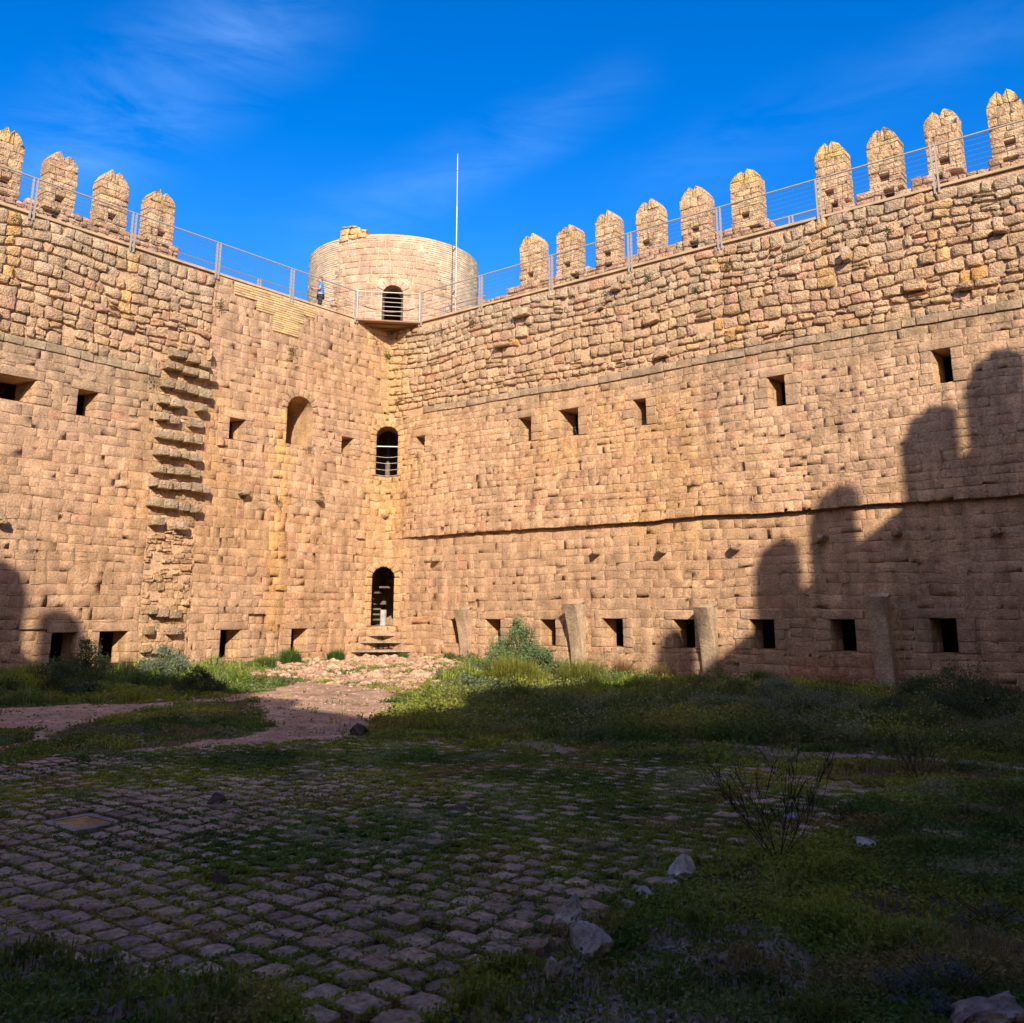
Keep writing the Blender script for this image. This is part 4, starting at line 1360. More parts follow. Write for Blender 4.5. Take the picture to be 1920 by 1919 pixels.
# short meadow turf and weeds
bag = Bag()
def dn(a, b):
    z = zone(a, b)
    d = np.select([z == 0, z == 1, z == 2, z == 3, z == 4, z == 5, z == 6, z == 7], [.95, 0, .012, .10, .95, .95, .28, .10])
    clump = vn(a * 1.1, b * 1.1, 111)
    d = np.where(z == 3, .42 * (clump > .28), d)
    d = np.where((z == 0) & (b > 11), d * np.where(vn(a * 1.4, b * 1.4, 112) < -.45, .2, 1) * np.where(vn(a * 4.2, b * 4.2, 113) < -.35, .25, 1), d)
    return d
a, b, f = scatter(140000, dn)
z = zone(a, b); n = len(a)
cl = (vn(a * 1.5, b * 1.5, 120) + .45 * vn(a * 3.4, b * 3.4, 123)).clip(-.4, 1.2)
tall = np.select([z == 4, z == 5, z == 3], [.13 + .34 * (cl + .3).clip(0, 1.3) * (.6 + .4 * sst(9 - b, 0, 6)) * (.45 + .55 * sst(b, .8, 3.5)), .14 + .34 * (cl + .3).clip(0, 1.3), .10], .02 + .10 * (vn(a * 2.4, b * 2.4, 122) * .8 + .4 * vn(a * 6, b * 6, 124) + .32).clip(0, 1.3))
tall = tall * np.where((z == 4) & (b > 10.5), .6, 1)
wd = .0045 + .0011 * f
P = np.stack([a, -b, Hn(a, b) - .005], -1)
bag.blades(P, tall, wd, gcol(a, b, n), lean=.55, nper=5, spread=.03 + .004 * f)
# low broad leaves between the blades
a, b, f = scatter(120000, dn)
n = len(a); m_ = 4
P = np.repeat(np.stack([a, -b, Hn(a, b) + .01], -1), m_, 0); ff = np.repeat(f, m_)
z = np.repeat(zone(a, b), m_)
P[:, :2] += R.normal(0, 1, (n * m_, 2)) * (.02 + .003 * ff)[:, None]
P[:, 2] += R.random(n * m_) * np.select([z == 4, z == 5], [.10 + .25 * (vn(P[:, 0] * 1.5, -P[:, 1] * 1.5, 120) + .3).clip(0, 1.2), .12 + .25 * (vn(P[:, 0] * 1.5, -P[:, 1] * 1.5, 120) + .3).clip(0, 1.2)], .015 + .09 * (vn(P[:, 0] * 2.4, -P[:, 1] * 2.4, 122) * .8 + .32).clip(0, 1.2))
bag.leaves(P, .017 + .0024 * ff, np.repeat(gcol(a, b, n), m_, 0) * .95, flat=.5, aspect=.6)
o = bag.make('grass'); tag(o, 'rough green grass and low weeds covering the courtyard around the paving', 'grass'); o['kind'] = 'stuff'

# weeds in the joints of the paving
bag = Bag()
n = 130000
i = R.integers(0, len(cells), n); c = cells[i]; side = R.random(n) < .5
t = R.random(n)
a = np.where(side, c[:, 0] + (c[:, 1] - c[:, 0]) * t, c[:, 0]) + R.normal(0, .013, n)
b = np.where(side, c[:, 2], c[:, 2] + (c[:, 3] - c[:, 2]) * t) + R.normal(0, .013, n)
ov = vn(a * .55, b * .55, 131) + .5 * vn(a * 2.2, b * 2.2, 132) + .9 * sst(20.5 - b, 0, 4.5) * sst(a, 16.5, 20) - .30 + .45 * sst(a + (20 - b) * .8, 17.5, 22)
k = (R.random(n) < np.clip(.42 + ov * .6, .16, 1)) & (zone(a, b) == 1)
a, b, ov = a[k], b[k], ov[k]; n = len(a)
f = np.hypot(a - CAM[0], b - CAM[1])
P = np.stack([a, -b, np.full(n, -.01)], -1)
bag.blades(P, .026 + .028 * np.clip(ov, 0, 1), .004 + .0008 * f, gcol(a, b, n) * 1.1, lean=.8, nper=3, spread=.022)
P = np.repeat(P, 3, 0); P[:, :2] += R.normal(0, .015, (len(P), 2)); P[:, 2] += .015 + R.random(len(P)) * .022
bag.leaves(P, .016 + .0015 * np.repeat(f, 3), np.repeat(gcol(a, b, n), 3, 0) * 1.05, aspect=.6)
# overgrown areas: weeds on top of the stones
a, b, f = scatter(60000, lambda a, b: (zone(a, b) == 1) * np.clip((vn(a * .55, b * .55, 131) + .6 * vn(a * 2.2, b * 2.2, 132) + 1.0 * sst(20.5 - b, 0, 4.5) * sst(a, 16.5, 20) - 1.1 + .3 * sst(a + (20 - b) * .8, 18, 23)) * 1.1, 0, .40))
n = len(a)
bag.blades(np.stack([a, -b, np.full(n, .0)], -1), np.full(n, .05), .004 + .0008 * f, gcol(a, b, n) * .8, lean=.8, nper=4, spread=.04)
o = bag.make('joint_weeds'); tag(o, 'green weeds sprouting from the joints between the paving stones', 'weeds'); o['kind'] = 'stuff'

# little white and yellow flowers over the right-hand meadow
bag = Bag()
a, b, f = scatter(26000, lambda a, b: (zone(a, b) == 4) * np.clip(vn(a * .9, b * .9, 141) * 1.2 + .05, 0, .8))
n = len(a)
P = np.stack([a, -b, Hn(a, b) + .16 + .14 * R.random(n)], -1)
wc = np.where((R.random(n) < .85)[:, None], np.array([[.5, .5, .44]]), np.array([[.55, .42, .05]]))
bag.leaves(P, .013 + .0011 * f, wc, flat=.3, aspect=.9)
o = bag.make('wild_flowers'); tag(o, 'tiny white and yellow wild flowers scattered over the shaded meadow', 'flowers'); o['kind'] = 'stuff'

# ------------------------------------------------------------------ rocks and rubble
def rock_mesh(seed, sub=3, rough=.22, facet=7):
    bm = bmesh.new(); bmesh.ops.create_icosphere(bm, subdivisions=sub, radius=1)
    rr = np.random.default_rng(seed)
    V = np.array([v.co[:] for v in bm.verts])
    for k in range(facet):
        nrm = rr.normal(0, 1, 3); nrm /= np.linalg.norm(nrm); dd = rr.uniform(.45, .8)
        pr = V @ nrm; ov = np.maximum(0, pr - dd)
        V = V - ov[:, None] * nrm[None] * .92
    V = V + (vn(V[:, 0] * 2.3 + seed, V[:, 1] * 2.3 + V[:, 2] * 1.7, seed)[:, None] * V) * rough
    V = V + (vn(V[:, 0] * 7 + seed, V[:, 1] * 7 + V[:, 2] * 5, seed + 3)[:, None] * V) * rough * .35
    Fc = np.array([[v.index for v in fc.verts] for fc in bm.faces])
    bm.free()
    return V, Fc

def rock(a, b, sx_, sy_, sz_, label, colr=(.42, .40, .39), seed=0, cat='rock', rot=None, group=None, name='rock'):
    V, Fc = rock_mesh(seed, 3 if max(sx_, sy_) < .12 else 4)
    rot = rot if rot is not None else seed * 1.3
    V = V * np.array([sx_, sy_, sz_])
    c_, s_ = math.cos(rot), math.sin(rot)
    V = np.stack([V[:, 0] * c_ - V[:, 1] * s_, V[:, 0] * s_ + V[:, 1] * c_, V[:, 2]], -1)
    h = float(Hn(np.array([a]), np.array([b]))[0])
    col = np.tile(colr, (len(V), 1)) * (1 + .18 * vn(V[:, 0] * 9, V[:, 2] * 9 + V[:, 1] * 5, seed))[:, None]
    o = mk(name, V, Fc, col, M_LIME, smooth=False)
    o.location = (a, -b, h + sz_ * .28)
    return tag(o, label, cat, group)
LC = (.52, .47, .42)
rock(22.28, 19.98, .15, .11, .15, 'pale domed limestone rock just behind the largest one, beside the paving edge', LC, 11)
rock(22.62, 20.33, .13, .10, .12, 'largest pale limestone rock with a sharp crest, nearest of the row by the paving edge', LC, 12)
rock(22.30, 18.80, .13, .10, .12, 'pointed pale limestone rock standing left of the bare twiggy bush', LC, 13)
rock(22.33, 19.28, .11, .05, .045, 'flat elongated pale rock lying between the pointed rock and the domed rock', LC, 14)
rock(22.36, 19.52, .07, .05, .05, 'small pale wedge of stone in the weeds beside the flat rock', LC, 15)
rock(22.36, 19.0, .06, .05, .05, 'small pale stone at the foot of the pointed rock', LC, 16)
rock(22.60, 20.60, .05, .045, .07, 'small upright pale stone just left of the largest rock', LC, 17)
DK = (.13, .095, .085)
rock(18.02, 19.26, .11, .08, .085, 'dark lump of stone lying alone on the middle of the left paving', DK, 21)
rock(20.16, 20.70, .07, .06, .09, 'small dark pointed stone on the paving closer to the camera', DK, 22)
rock(15.42, 15.22, .16, .12, .12, 'dark rounded stone at the shadow edge where paving meets gravel path', DK, 23)
rock(19.9, 18.2, .11, .07, .06, 'low dark stone half sunk among the central paving stones', DK, 24)
rock(24.35, 20.0, .17, .13, .10, 'rough brown and white boulder cut by the bottom edge at lower right', (.36, .29, .24), 25, cat='boulder')
rock(22.2, 16.75, .12, .08, .05, 'flat bluish stone in the grass right of the bare bush', (.30, .32, .36), 26)
rock(22.95, 17.25, .1, .07, .05, 'pale stone showing in the grass near the foot of the bare bush', LC, 27)
rock(11.6, 10.0, .16, .12, .08, 'pale block beside the path edge in front of the sunlit grass', (.55, .42, .32), 28)
rock(10.9, 8.9, .2, .14, .1, 'broad sunlit stone in the grass in front of the first shrubs', (.58, .45, .34), 29)
rock(10.2, 8.0, .2, .14, .1, 'sunlit rounded stone behind the broad one near the grey-green herbs', (.58, .45, .34), 30)
# lower-left outcrop
for k, (a_, b_, s_) in enumerate([(20.6, 21.9, .12), (21.3, 22.1, .14), (22.3, 22.0, .11), (21.9, 21.6, .08), (22.8, 21.8, .11), (23.1, 21.3, .1)]):
    rock(a_, b_, s_, s_ * .7, s_ * .2, ['flat outcrop rock at the lower left corner of the paving', 'broad weathered rock at the bottom left of the courtyard', 'grey rock in the weeds at bottom left centre',
         'small rock below the lower left paving edge', 'weathered rock at the bottom of the picture left of centre', 'low grey rock in the bottom centre weeds'][k], (.33, .27, .22), 40 + k)

# loose rubble on the lit slope before the doorway and gravel crumbs on the path
V0, F0 = rock_mesh(5, 1, .15, 4)
def strew(name, a, b, s, col, label, cat):
    n = len(a); m = len(V0)
    rot = R.uniform(0, 2 * PI, n)
    X = V0[None] * (s[:, None, None] * np.stack([R.uniform(.8, 1.5, n), R.uniform(.7, 1.1, n), R.uniform(.35, .7, n)], -1)[:, None, :])
    c_, s_ = np.cos(rot)[:, None], np.sin(rot)[:, None]
    Y = np.stack([X[..., 0] * c_ - X[..., 1] * s_, X[..., 0] * s_ + X[..., 1] * c_, X[..., 2]], -1)
    Y = Y + np.stack([a, -b, Hn(a, b) + s * .1], -1)[:, None, :]
    F = (F0[None] + (np.arange(n) * m)[:, None, None]).reshape(-1, 3)
    o = mk(name, Y.reshape(-1, 3), F, np.repeat(col, m, 0), M_LIME, smooth=False)
    tag(o, label, cat); o['kind'] = 'stuff'
    return o
n = 2600
a = R.uniform(0, 12, n); b = R.uniform(0, 11, n); k = (zone(a, b) == 3); a, b = a[k], b[k]
strew('rubble', a, b, R.uniform(.02, .15, len(a)) ** 1 * R.choice([.5, 1, 1.3], len(a)), pick(len(a), (.50, .34, .24), .15), 'loose broken stones on the sunlit slope below the corner doorway', 'rubble')
a, b, f = scatter(26000, lambda a, b: (zone(a, b) == 2) * 1.0)
strew('gravel', a, b, (.006 + .0012 * f) * R.uniform(.5, 1.3, len(a)), pick(len(a), (.46, .32, .25), .2), 'pinkish gravel crumbs strewn along the curving earth path', 'gravel')
a, b, f = scatter(16000, lambda a, b: np.isin(zone(a, b), (6, 0, 7)) * np.where(zone(a, b) == 6, .8, .06))
strew('stone_chips', a, b, (.008 + .0025 * f) * R.uniform(.5, 1.5, len(a)), pick(len(a), (.30, .27, .25), .2), 'grey stone chips lying among the foreground weeds', 'stone chips')

# ------------------------------------------------------------------ shrubs and tufts
def shrub(name, a, b, rx, ry, h, nl, ls, colr, label, cat='shrub', kind='leaf', stems=9, group=None, blobs=7, loc_z=None, hang=False):
    z0 = float(Hn(np.array([a]), np.array([b]))[0]) if loc_z is None else loc_z
    T = thing(name, label, cat, (a, -b, z0), group)
    bag = Bag()
    cx = np.array([a, -b, z0])
    if kind == 'leaf':
        blobs = blobs * 4
        q_r = np.sqrt(R.random(blobs)) * .85; q_t = R.uniform(0, 2 * PI, blobs)
        top = (1 - .75 * q_r ** 1.3) * h
        bc = np.stack([q_r * np.cos(q_t) * rx, q_r * np.sin(q_t) * ry, top * R.uniform(.2, .86, blobs)], -1)
        bc[0] = (0, 0, h * .82); bc[1] = (.05 * rx, .05, h * .66)
        br = R.uniform(.12, .27, blobs)
        i = R.integers(0, blobs, nl)
        d = R.normal(0, 1, (nl, 3)); d /= np.linalg.norm(d, axis=1, keepdims=True)
        rad = br[i] * (R.random(nl) ** .4) * R.uniform(.8, 1.5, nl)
        P = bc[i] + d * rad[:, None] * np.array([rx, ry, h * .75])
        P[:, 2] = np.abs(P[:, 2])
        cl = np.tile(colr, (nl, 1)) * (1 + .35 * vn(i * 3.3, P[:, 2] * 3 / h, 7))[:, None]
        bag.leaves(P + cx, ls * R.uniform(.6, 1.3, nl), cl, flat=1.0, aspect=.45)
    else:
        ph = R.uniform(0, 2 * PI, nl); rr = np.sqrt(R.random(nl)) * .45
        P = np.stack([rr * np.cos(ph) * rx, rr * np.sin(ph) * ry, np.zeros(nl)], -1) + cx
        cl = np.tile(colr, (nl, 1))
        V, Fq, Ft, c = blades(P, h * (1.1 - .6 * rr) * R.uniform(.35, 1.05, nl), np.full(nl, ls), cl * R.uniform(.75, 1.25, (nl, 1)), lean=.75, nper=3, spread=.05)
        bag.V.append(V); bag.Q.append(Fq); bag.T.append(Ft); bag.C.append(c); bag.n = len(V)
    bag.make('foliage' if kind == 'leaf' else 'blades', None, T)
    if stems:
        V = []; F = []
        for s in range(stems):
            t = R.uniform(0, 2 * PI); e = R.uniform(.2, .6)
            p = [cx + (0, 0, -.03), cx + np.array([rx * e * .4 * math.cos(t), ry * e * .4 * math.sin(t), h * .4]), cx + np.array([rx * e * math.cos(t), ry * e * math.sin(t), h * R.uniform(.6, .95)])]
            v, f_ = tube_between(p, [.012 * max(.4, h), .008 * max(.4, h), .003], 5)
            F += [tuple(x + len(V) for x in q_) for q_ in f_]; V += v
        mk('stem', V, np.array(F), np.tile([.12, .085, .06], (len(V), 1)), M_TWIG, T)
    return T
PG = np.array([.13, .20, .09]); OL = np.array([.10, .15, .045]); SG = np.array([.17, .22, .14])
shrub('shrub', 8.3, 2.5, 1.05, .95, 1.75, 16000, .065, PG * 1.25, 'tall dense grey-green shrub growing before the second window right of the doorway', blobs=14)
shrub('shrub', 9.3, 2.6, 1.2, .95, .85, 8000, .065, PG * 1.2, 'low spreading skirt of grey-green shrub joined to the right side of the tall one')
shrub('grass_clump', 12.9, 6.3, .9, .9, .80, 1100, .012, np.array([.22, .24, .05]), 'tall sunlit yellow-green grass clump at the shadow edge', 'grass clump', kind='blade', stems=0)
shrub('grass_clump', 11.6, 7.0, 1.2, 1.2, .82, 1700, .012, np.array([.24, .25, .05]), 'broad sunlit yellow-green grass clump in front of the shrub', 'grass clump', kind='blade', stems=0)
shrub('herb_clump', 12.3, 9.4, .8, .8, .42, 2600, .05, SG, 'silvery green herb clump beside the path in full sun', 'herb clump')
shrub('herb_clump', 13.4, 9.6, .9, .9, .38, 2600, .05, np.array([.18, .22, .07]), 'bright green herb clump at the shadow edge near the path', 'herb clump')
shrub('grass_clump', 3.9, .6, .5, .35, .34, 260, .016, np.array([.13, .17, .04]), 'green tuft below the wall just right of the doorway steps', 'grass clump', kind='blade', stems=0)
shrub('herb_clump', 5.0, 1.0, .6, .45, .38, 900, .05, OL, 'olive herb tuft at the foot of the first concrete stub', 'herb clump')
shrub('herb_clump', 7.0, 3.2, .7, .6, .3, 1300, .05, SG, 'silvery low herb clump on the rubble left of the tall shrub', 'herb clump')
shrub('dry_weeds', 10.9, 1.1, .7, .5, .8, 320, .010, np.array([.26, .15, .07]), 'dry brown weed stalks against the wall right of the second concrete stub', 'dry weeds', kind='blade', stems=0)
shrub('dry_weeds', 12.1, 1.0, .8, .5, .7, 380, .012, np.array([.17, .13, .05]), 'brown-green weed bush at the foot of the wall left of the small merlon shadow', 'dry weeds', kind='blade', stems=0)
shrub('grass_clump', 10.4, 2.0, .8, .7, .7, 560, .013, np.array([.16, .20, .05]), 'upright green tuft in front of the second concrete stub', 'grass clump', kind='blade', stems=0)
shrub('grass_clump', 15.4, 1.9, .6, .6, .62, 420, .013, np.array([.08, .13, .03]), 'dark green tuft in shade just right of the third concrete stub', 'grass clump', kind='blade', stems=0)
shrub('dry_weeds', 16.9, 1.4, .9, .5, .5, 320, .010, np.array([.17, .14, .06]), 'thin brown weeds below the seventh low window of the right wall', 'dry weeds', kind='blade', stems=0)
shrub('grass_clump', 18.95, 1.6, .5, .5, .6, 300, .012, np.array([.11, .16, .04]), 'green tuft with long stalks right of the fourth concrete stub', 'grass clump', kind='blade', stems=0)
shrub('dry_weeds', 20.6, 1.6, 1.1, .6, .6, 420, .010, np.array([.18, .13, .07]), 'brown weeds under the right wall at the edge of the picture', 'dry weeds', kind='blade', stems=0)
shrub('herb_clump', 19.0, 9.4, 1.1, .9, .68, 6000, .038, SG * 1.1, 'grey-leaved bush with white flecks in the middle of the shaded meadow', 'herb clump')
shrub('herb_clump', 17.0, 7.5, 1.1, .9, .65, 5000, .045, np.array([.15, .18, .05]), 'yellowish bush in the shaded meadow below the third concrete stub', 'herb clump')
shrub('shrub', 21.6, 8.4, 1.3, 1.0, .85, 8000, .04, np.array([.06, .10, .045]), 'dark rounded bush in the shaded meadow at far right')
shrub('herb_clump', 22.9, 9.9, 1.0, .9, .62, 5000, .034, SG, 'white-flowering bush cut by the right edge of the picture', 'herb clump')
shrub('herb_clump', 20.6, 5.4, 1.2, 1.0, .8, 6000, .045, np.array([.07, .13, .05]), 'green bush in shade below the last low window', 'herb clump')
# along the left wall
shrub('shrub', 5.3, 12.0, 1.0, .9, .95, 7000, .055, SG * 1.1, 'grey-green rounded shrub below the left wall\'s stair stones')
shrub('shrub', 3.4, 12.9, .9, .8, 1.15, 6000, .055, np.array([.08, .12, .05]), 'dark bushy shrub under the second window of the left wall')
shrub('shrub', 7.9, 12.8, .65, .6, .6, 4000, .045, np.array([.08, .11, .04]), 'small dark mounded bush at the edge of the path on the left')
shrub('shrub', 6.0, 14.8, 1.3, 1.0, .8, 7000, .055, np.array([.07, .11, .05]), 'long shaded bush bank at the far left edge of the picture')
shrub('grass_clump', 1.0, 4.9, .7, .55, .55, 700, .016, np.array([.08, .16, .03]), 'lush green grass clump against the left wall below the last window', 'grass clump', kind='blade', stems=0)
shrub('grass_clump', 1.2, 3.2, .55, .5, .42, 520, .016, np.array([.07, .15, .03]), 'lush green grass clump left of the doorway steps', 'grass clump', kind='blade', stems=0)
shrub('grass_clump', 1.7, 6.4, .8, .6, .42, 760, .016, np.array([.11, .19, .04]), 'bright green grass clump below the third window of the left wall', 'grass clump', kind='blade', stems=0)
shrub('herb_clump', 2.4, 7.9, .9, .7, .32, 1900, .05, np.array([.16, .22, .07]), 'pale green herb patch on the sunny bank under the left wall', 'herb clump')
shrub('herb_clump', 3.8, 9.6, .9, .7, .3, 1900, .05, np.array([.20, .24, .05]), 'yellow-green sunny patch right of the grey-green rounded shrub', 'herb clump')
shrub('grass_clump', 2.1, 1.0, .35, .3, .22, 220, .014, np.array([.09, .17, .04]), 'small green tuft at the right end of the doorway steps', 'grass clump', kind='blade', stems=0)
shrub('herb_clump', 13.5, 17.4, .55, .4, .22, 1600, .022, SG * .7, 'grey-green low herb on the grass island at left', 'herb clump')
shrub('herb_clump', 12.6, 16.3, .5, .4, .2, 1400, .022, np.array([.08, .12, .05]), 'dark low herb mound on the grass island further from the camera', 'herb clump')
shrub('herb_clump', 24.15, 19.85, .34, .24, .2, 2600, .018, np.array([.12, .17, .16]), 'blue-grey herb clump at the bottom edge beside the boulder', 'herb clump')
shrub('herb_clump', 24.05, 18.6, .35, .3, .14, 1200, .018, np.array([.12, .17, .14]), 'blue-grey low herb in the grass near the right edge', 'herb clump')
shrub('dry_weeds', 24.1, 19.2, .7, .6, .16, 700, .004, np.array([.25, .19, .11]), 'patch of dry straw-coloured grass in the bottom right corner', 'dry weeds', kind='blade', stems=0)
shrub('grass_clump', 23.75, 20.3, .3, .25, .12, 260, .006, np.array([.13, .18, .03]), 'yellow-green tuft at the bottom of the picture right of the rocks', 'grass clump', kind='blade', stems=0)

# bare twiggy bushes
def twiggy(a, b, h, w, label, seed, n0=7):
    rr = random.Random(seed)
    z0 = float(Hn(np.array([a]), np.array([b]))[0])
    T = thing('bare_bush', label, 'bush', (a, -b, z0))
    for k in range(n0):
        V = []; F = []
        t = 2 * PI * k / n0 + rr.uniform(-.3, .3); sp = rr.uniform(.35, 1.0)
        def grow(p, d, ln, r, lev):
            pts = [p]; rad = [r]
            for s in range(4):
                d = (d + Vector((rr.uniform(-.13, .13), rr.uniform(-.13, .13), rr.uniform(-.02, .10)))).normalized()
                pts.append(pts[-1] + d * ln / 4); rad.append(max(.0016, r * (1 - .16 * (s + 1))))
                if lev < 3 and rr.random() < .9:
                    d2 = (d + Vector((rr.uniform(-.6, .6), rr.uniform(-.6, .6), rr.uniform(-.1, .3)))).normalized()
                    grow(pts[-1], d2, ln * rr.uniform(.35, .6), rad[-1] * .62, lev + 1)
            v, f_ = tube_between(pts, rad, 5)
            F.extend([tuple(x + len(V) for x in q_) for q_ in f_]); V.extend(v)
        d = Vector((math.cos(t) * sp * w / h, math.sin(t) * sp * w / h, 1)).normalized()
        grow(Vector((a + .02 * math.cos(t), -b + .02 * math.sin(t), z0 - .02)), d, h * 1.05, .0062 * h / .8, 0)
        mk('branch', V, np.array(F), np.tile([.055, .04, .032], (len(V), 1)), M_TWIG, T)
    return T
twiggy(22.62, 18.02, .47, .66, 'bare dark twiggy bush spreading fanwise in the right foreground', 3, 9)
twiggy(22.6, 14.6, .34, .36, 'smaller bare bush further back near the right-hand path', 4, 5)

# small plants rooted in the walls
def wall_plant(mapf, s, z, d, r, n, colr, label, ls=.06):
    T = thing('wall_plant', label, 'plant', tuple(mapf(np.array([s]), np.array([d]), np.array([z]))[0]), None)
    P = R.normal(0, 1, (n, 3)) * np.array([r * .45, r * .22, r * .5])
    X = mapf(s + P[:, 0], d + np.abs(P[:, 1]), z + P[:, 2] - .2 * r)
    bag = Bag(); bag.leaves(X, ls * R.uniform(.6, 1.2, n), np.tile(colr, (n, 1)), flat=1)
    bag.make('leaves', None, T)
    tube('stem', [tuple(mapf(np.array([s]), np.array([-.02]), np.array([z + .1 * r]))[0]), tuple(mapf(np.array([s]), np.array([d + .05]), np.array([z]))[0])], .008, M_TWIG, T, 5)
    return T
WG = (.07, .14, .03); BR_ = (.16, .10, .08)
wall_plant(mapB, 4.78, 10.55, .06, .22, 130, WG, 'bright green plant growing from the left wall above the arched niche')
wall_plant(mapB, .25, 11.35, .1, .2, 90, WG, 'green plant in the corner below the balcony')
wall_plant(mapB, .75, 11.75, .06, .3, 60, BR_, 'withered brown plant left of the corner below the balcony')
wall_plant(mapB, 7.72, 11.45, .06, .25, 110, (.09, .12, .04), 'drooping plant high on the left wall near the rubble edge')
wall_plant(mapB, 9.9, 8.55, .08, .3, 60, (.14, .12, .07), 'dry hanging grass beside the top of the stair stones')
wall_plant(mapB, 5.0, 5.25, .06, .2, 60, (.16, .13, .07), 'dry tuft in the left wall below the arched niche')
wall_plant(mapB, 3.8, 7.2, .08, .2, 60, (.14, .14, .06), 'dry tuft on the sill of the arched niche')
wall_plant(mapB, 6.4, 5.3, .1, .16, 50, (.08, .12, .04), 'small plant under the corbel of the left wall')
wall_plant(mapB, 14.9, 9.2, .06, .2, 50, WG, 'small plant on the rubble at the far left edge')
wall_plant(mapB, 14.25, 12.15, .08, .25, 60, (.10, .11, .05), 'tuft below the left walkway by the picture edge')
wall_plant(mapA, 13.55, 4.75, .12, .12, 70, WG, 'round green plant alone on the middle of the right wall')
wall_plant(mapA, 16.85, 7.6, .12, .08, 30, WG, 'tiny plant on the right wall right of the fifth upper window')
wall_plant(mapA, 1.75, 7.25, .1, .22, 90, (.12, .18, .08), 'trailing green plant under the small upper window next to the arch')
wall_plant(mapA, 8.3, 7.15, .06, .22, 80, (.14, .20, .09), 'green plant spilling over the sill of the third upper window')
wall_plant(mapA, 8.75, 7.35, -.1, .25, 80, (.20, .17, .12), 'dry grey plant standing inside the third upper window')
wall_plant(mapA, 11.55, 11.95, .08, .14, 60, WG, 'green tuft high on the right wall under the fourth merlon')
wall_plant(mapA, 14.3, 11.7, .08, .15, 60, WG, 'green tuft on the right wall below the sixth merlon')
wall_plant(mapA, 13.2, 11.15, .08, .14, 50, WG, 'green tuft lower on the right wall rubble below the fifth merlon')
wall_plant(mapA, 10.0, 11.75, .08, .13, 50, (.08, .11, .04), 'dark tuft on the right wall below the third merlon')
wall_plant(mapA, 4.35, 11.9, .08, .3, 90, BR_, 'purplish dry plant on the right wall below the first railing post')
wall_plant(mapA, 2.8, 11.9, .08, .18, 50, BR_, 'small brown plant on the right wall near the balcony')
wall_plant(mapA, 18.35, 11.9, .08, .2, 60, (.13, .10, .06), 'dry tuft on the right wall below the eighth merlon')
wall_plant(mapA, 18.95, 11.6, .08, .14, 50, WG, 'green tuft on the right wall right of the dry one')
wall_plant(mapA, 16.0, 11.5, .08, .14, 50, (.10, .10, .05), 'dark tuft on the right wall below the merlon gap')

# ------------------------------------------------------------------ doorway steps
ST = thing('doorway_steps', 'three thin stone slabs stepping up to the arched doorway in the corner', 'steps', (0.5, -0.5, 0))
for k, (L_, z) in enumerate([(1.06, .36), (.74, .66), (.50, .90)]):
    e0, e1 = -L_ * .98 - .02, -.12
    V = [cw(-L_, e0, z - .07), cw(L_, e0, z - .07), cw(.1, e1, z - .07), cw(-.1, e1, z - .07)]
    V += [(x, y, z) for x, y, _ in V]
    mk('step', V, np.array([(0, 3, 2, 1), (4, 5, 6, 7), (0, 1, 5, 4), (1, 2, 6, 5), (2, 3, 7, 6), (3, 0, 4, 7)]), np.tile([.36, .29, .22], (8, 1)), M_CON, ST, smooth=False)
    # rough packing stones under each slab
    q_ = []
    for i in range(int(L_ * 8)):
        c0 = -L_ * .6 + i * L_ * 1.2 / int(L_ * 8)
        q_.append(rectq(c0, c0 + .16, z - .27, z - .08))
    q_ = np.array(q_); n = len(q_)
    def mpk(s, d, zz, e0=e0): return np.stack([q * np.asarray(s) - q * (e0 + .3 - np.asarray(d)), q * np.asarray(s) + q * (e0 + .3 - np.asarray(d)), zz], -1)
    stones('packing_stones', q_, R.uniform(-.05, .08, n), -.4, .03, pick(n, (.22, .16, .11), .1), .012, mpk, False, M_RUB, ST, jit=.02)

# hatch in the paving and slab in the meadow
HT = thing('ground_hatch', 'square concrete manhole frame with an ochre cover set in the paving', 'manhole', (17.85, -20.37, .03))
hb = lambda a0, a1, b0, b1, z0, z1: [(a0, -b0, z0), (a1, -b0, z0), (a1, -b1, z0), (a0, -b1, z0), (a0, -b0, z1), (a1, -b0, z1), (a1, -b1, z1), (a0, -b1, z1)]
FB = np.array([(0, 3, 2, 1), (4, 5, 6, 7), (0, 1, 5, 4), (1, 2, 6, 5), (2, 3, 7, 6), (3, 0, 4, 7)])
a0, a1, b0, b1 = 17.58, 18.12, 20.16, 20.58
V = []; F = []
for (x0, x1, y0, y1) in ((a0, a1, b0, b0 + .07), (a0, a1, b1 - .07, b1), (a0, a0 + .07, b0 + .072, b1 - .072), (a1 - .07, a1, b0 + .072, b1 - .072)):
    F.append(FB + len(V)); V += hb(x0, x1, y0, y1, -.05, .013)
mk('frame', V, np.concatenate(F), np.tile([.30, .26, .24], (len(V), 1)), M_CON, HT, smooth=False)
V = hb(a0 + .075, a1 - .075, b0 + .075, b1 - .075, -.05, .009)
mk('cover', V, FB, np.tile([.52, .28, .11], (8, 1)), M_CON, HT, smooth=False)

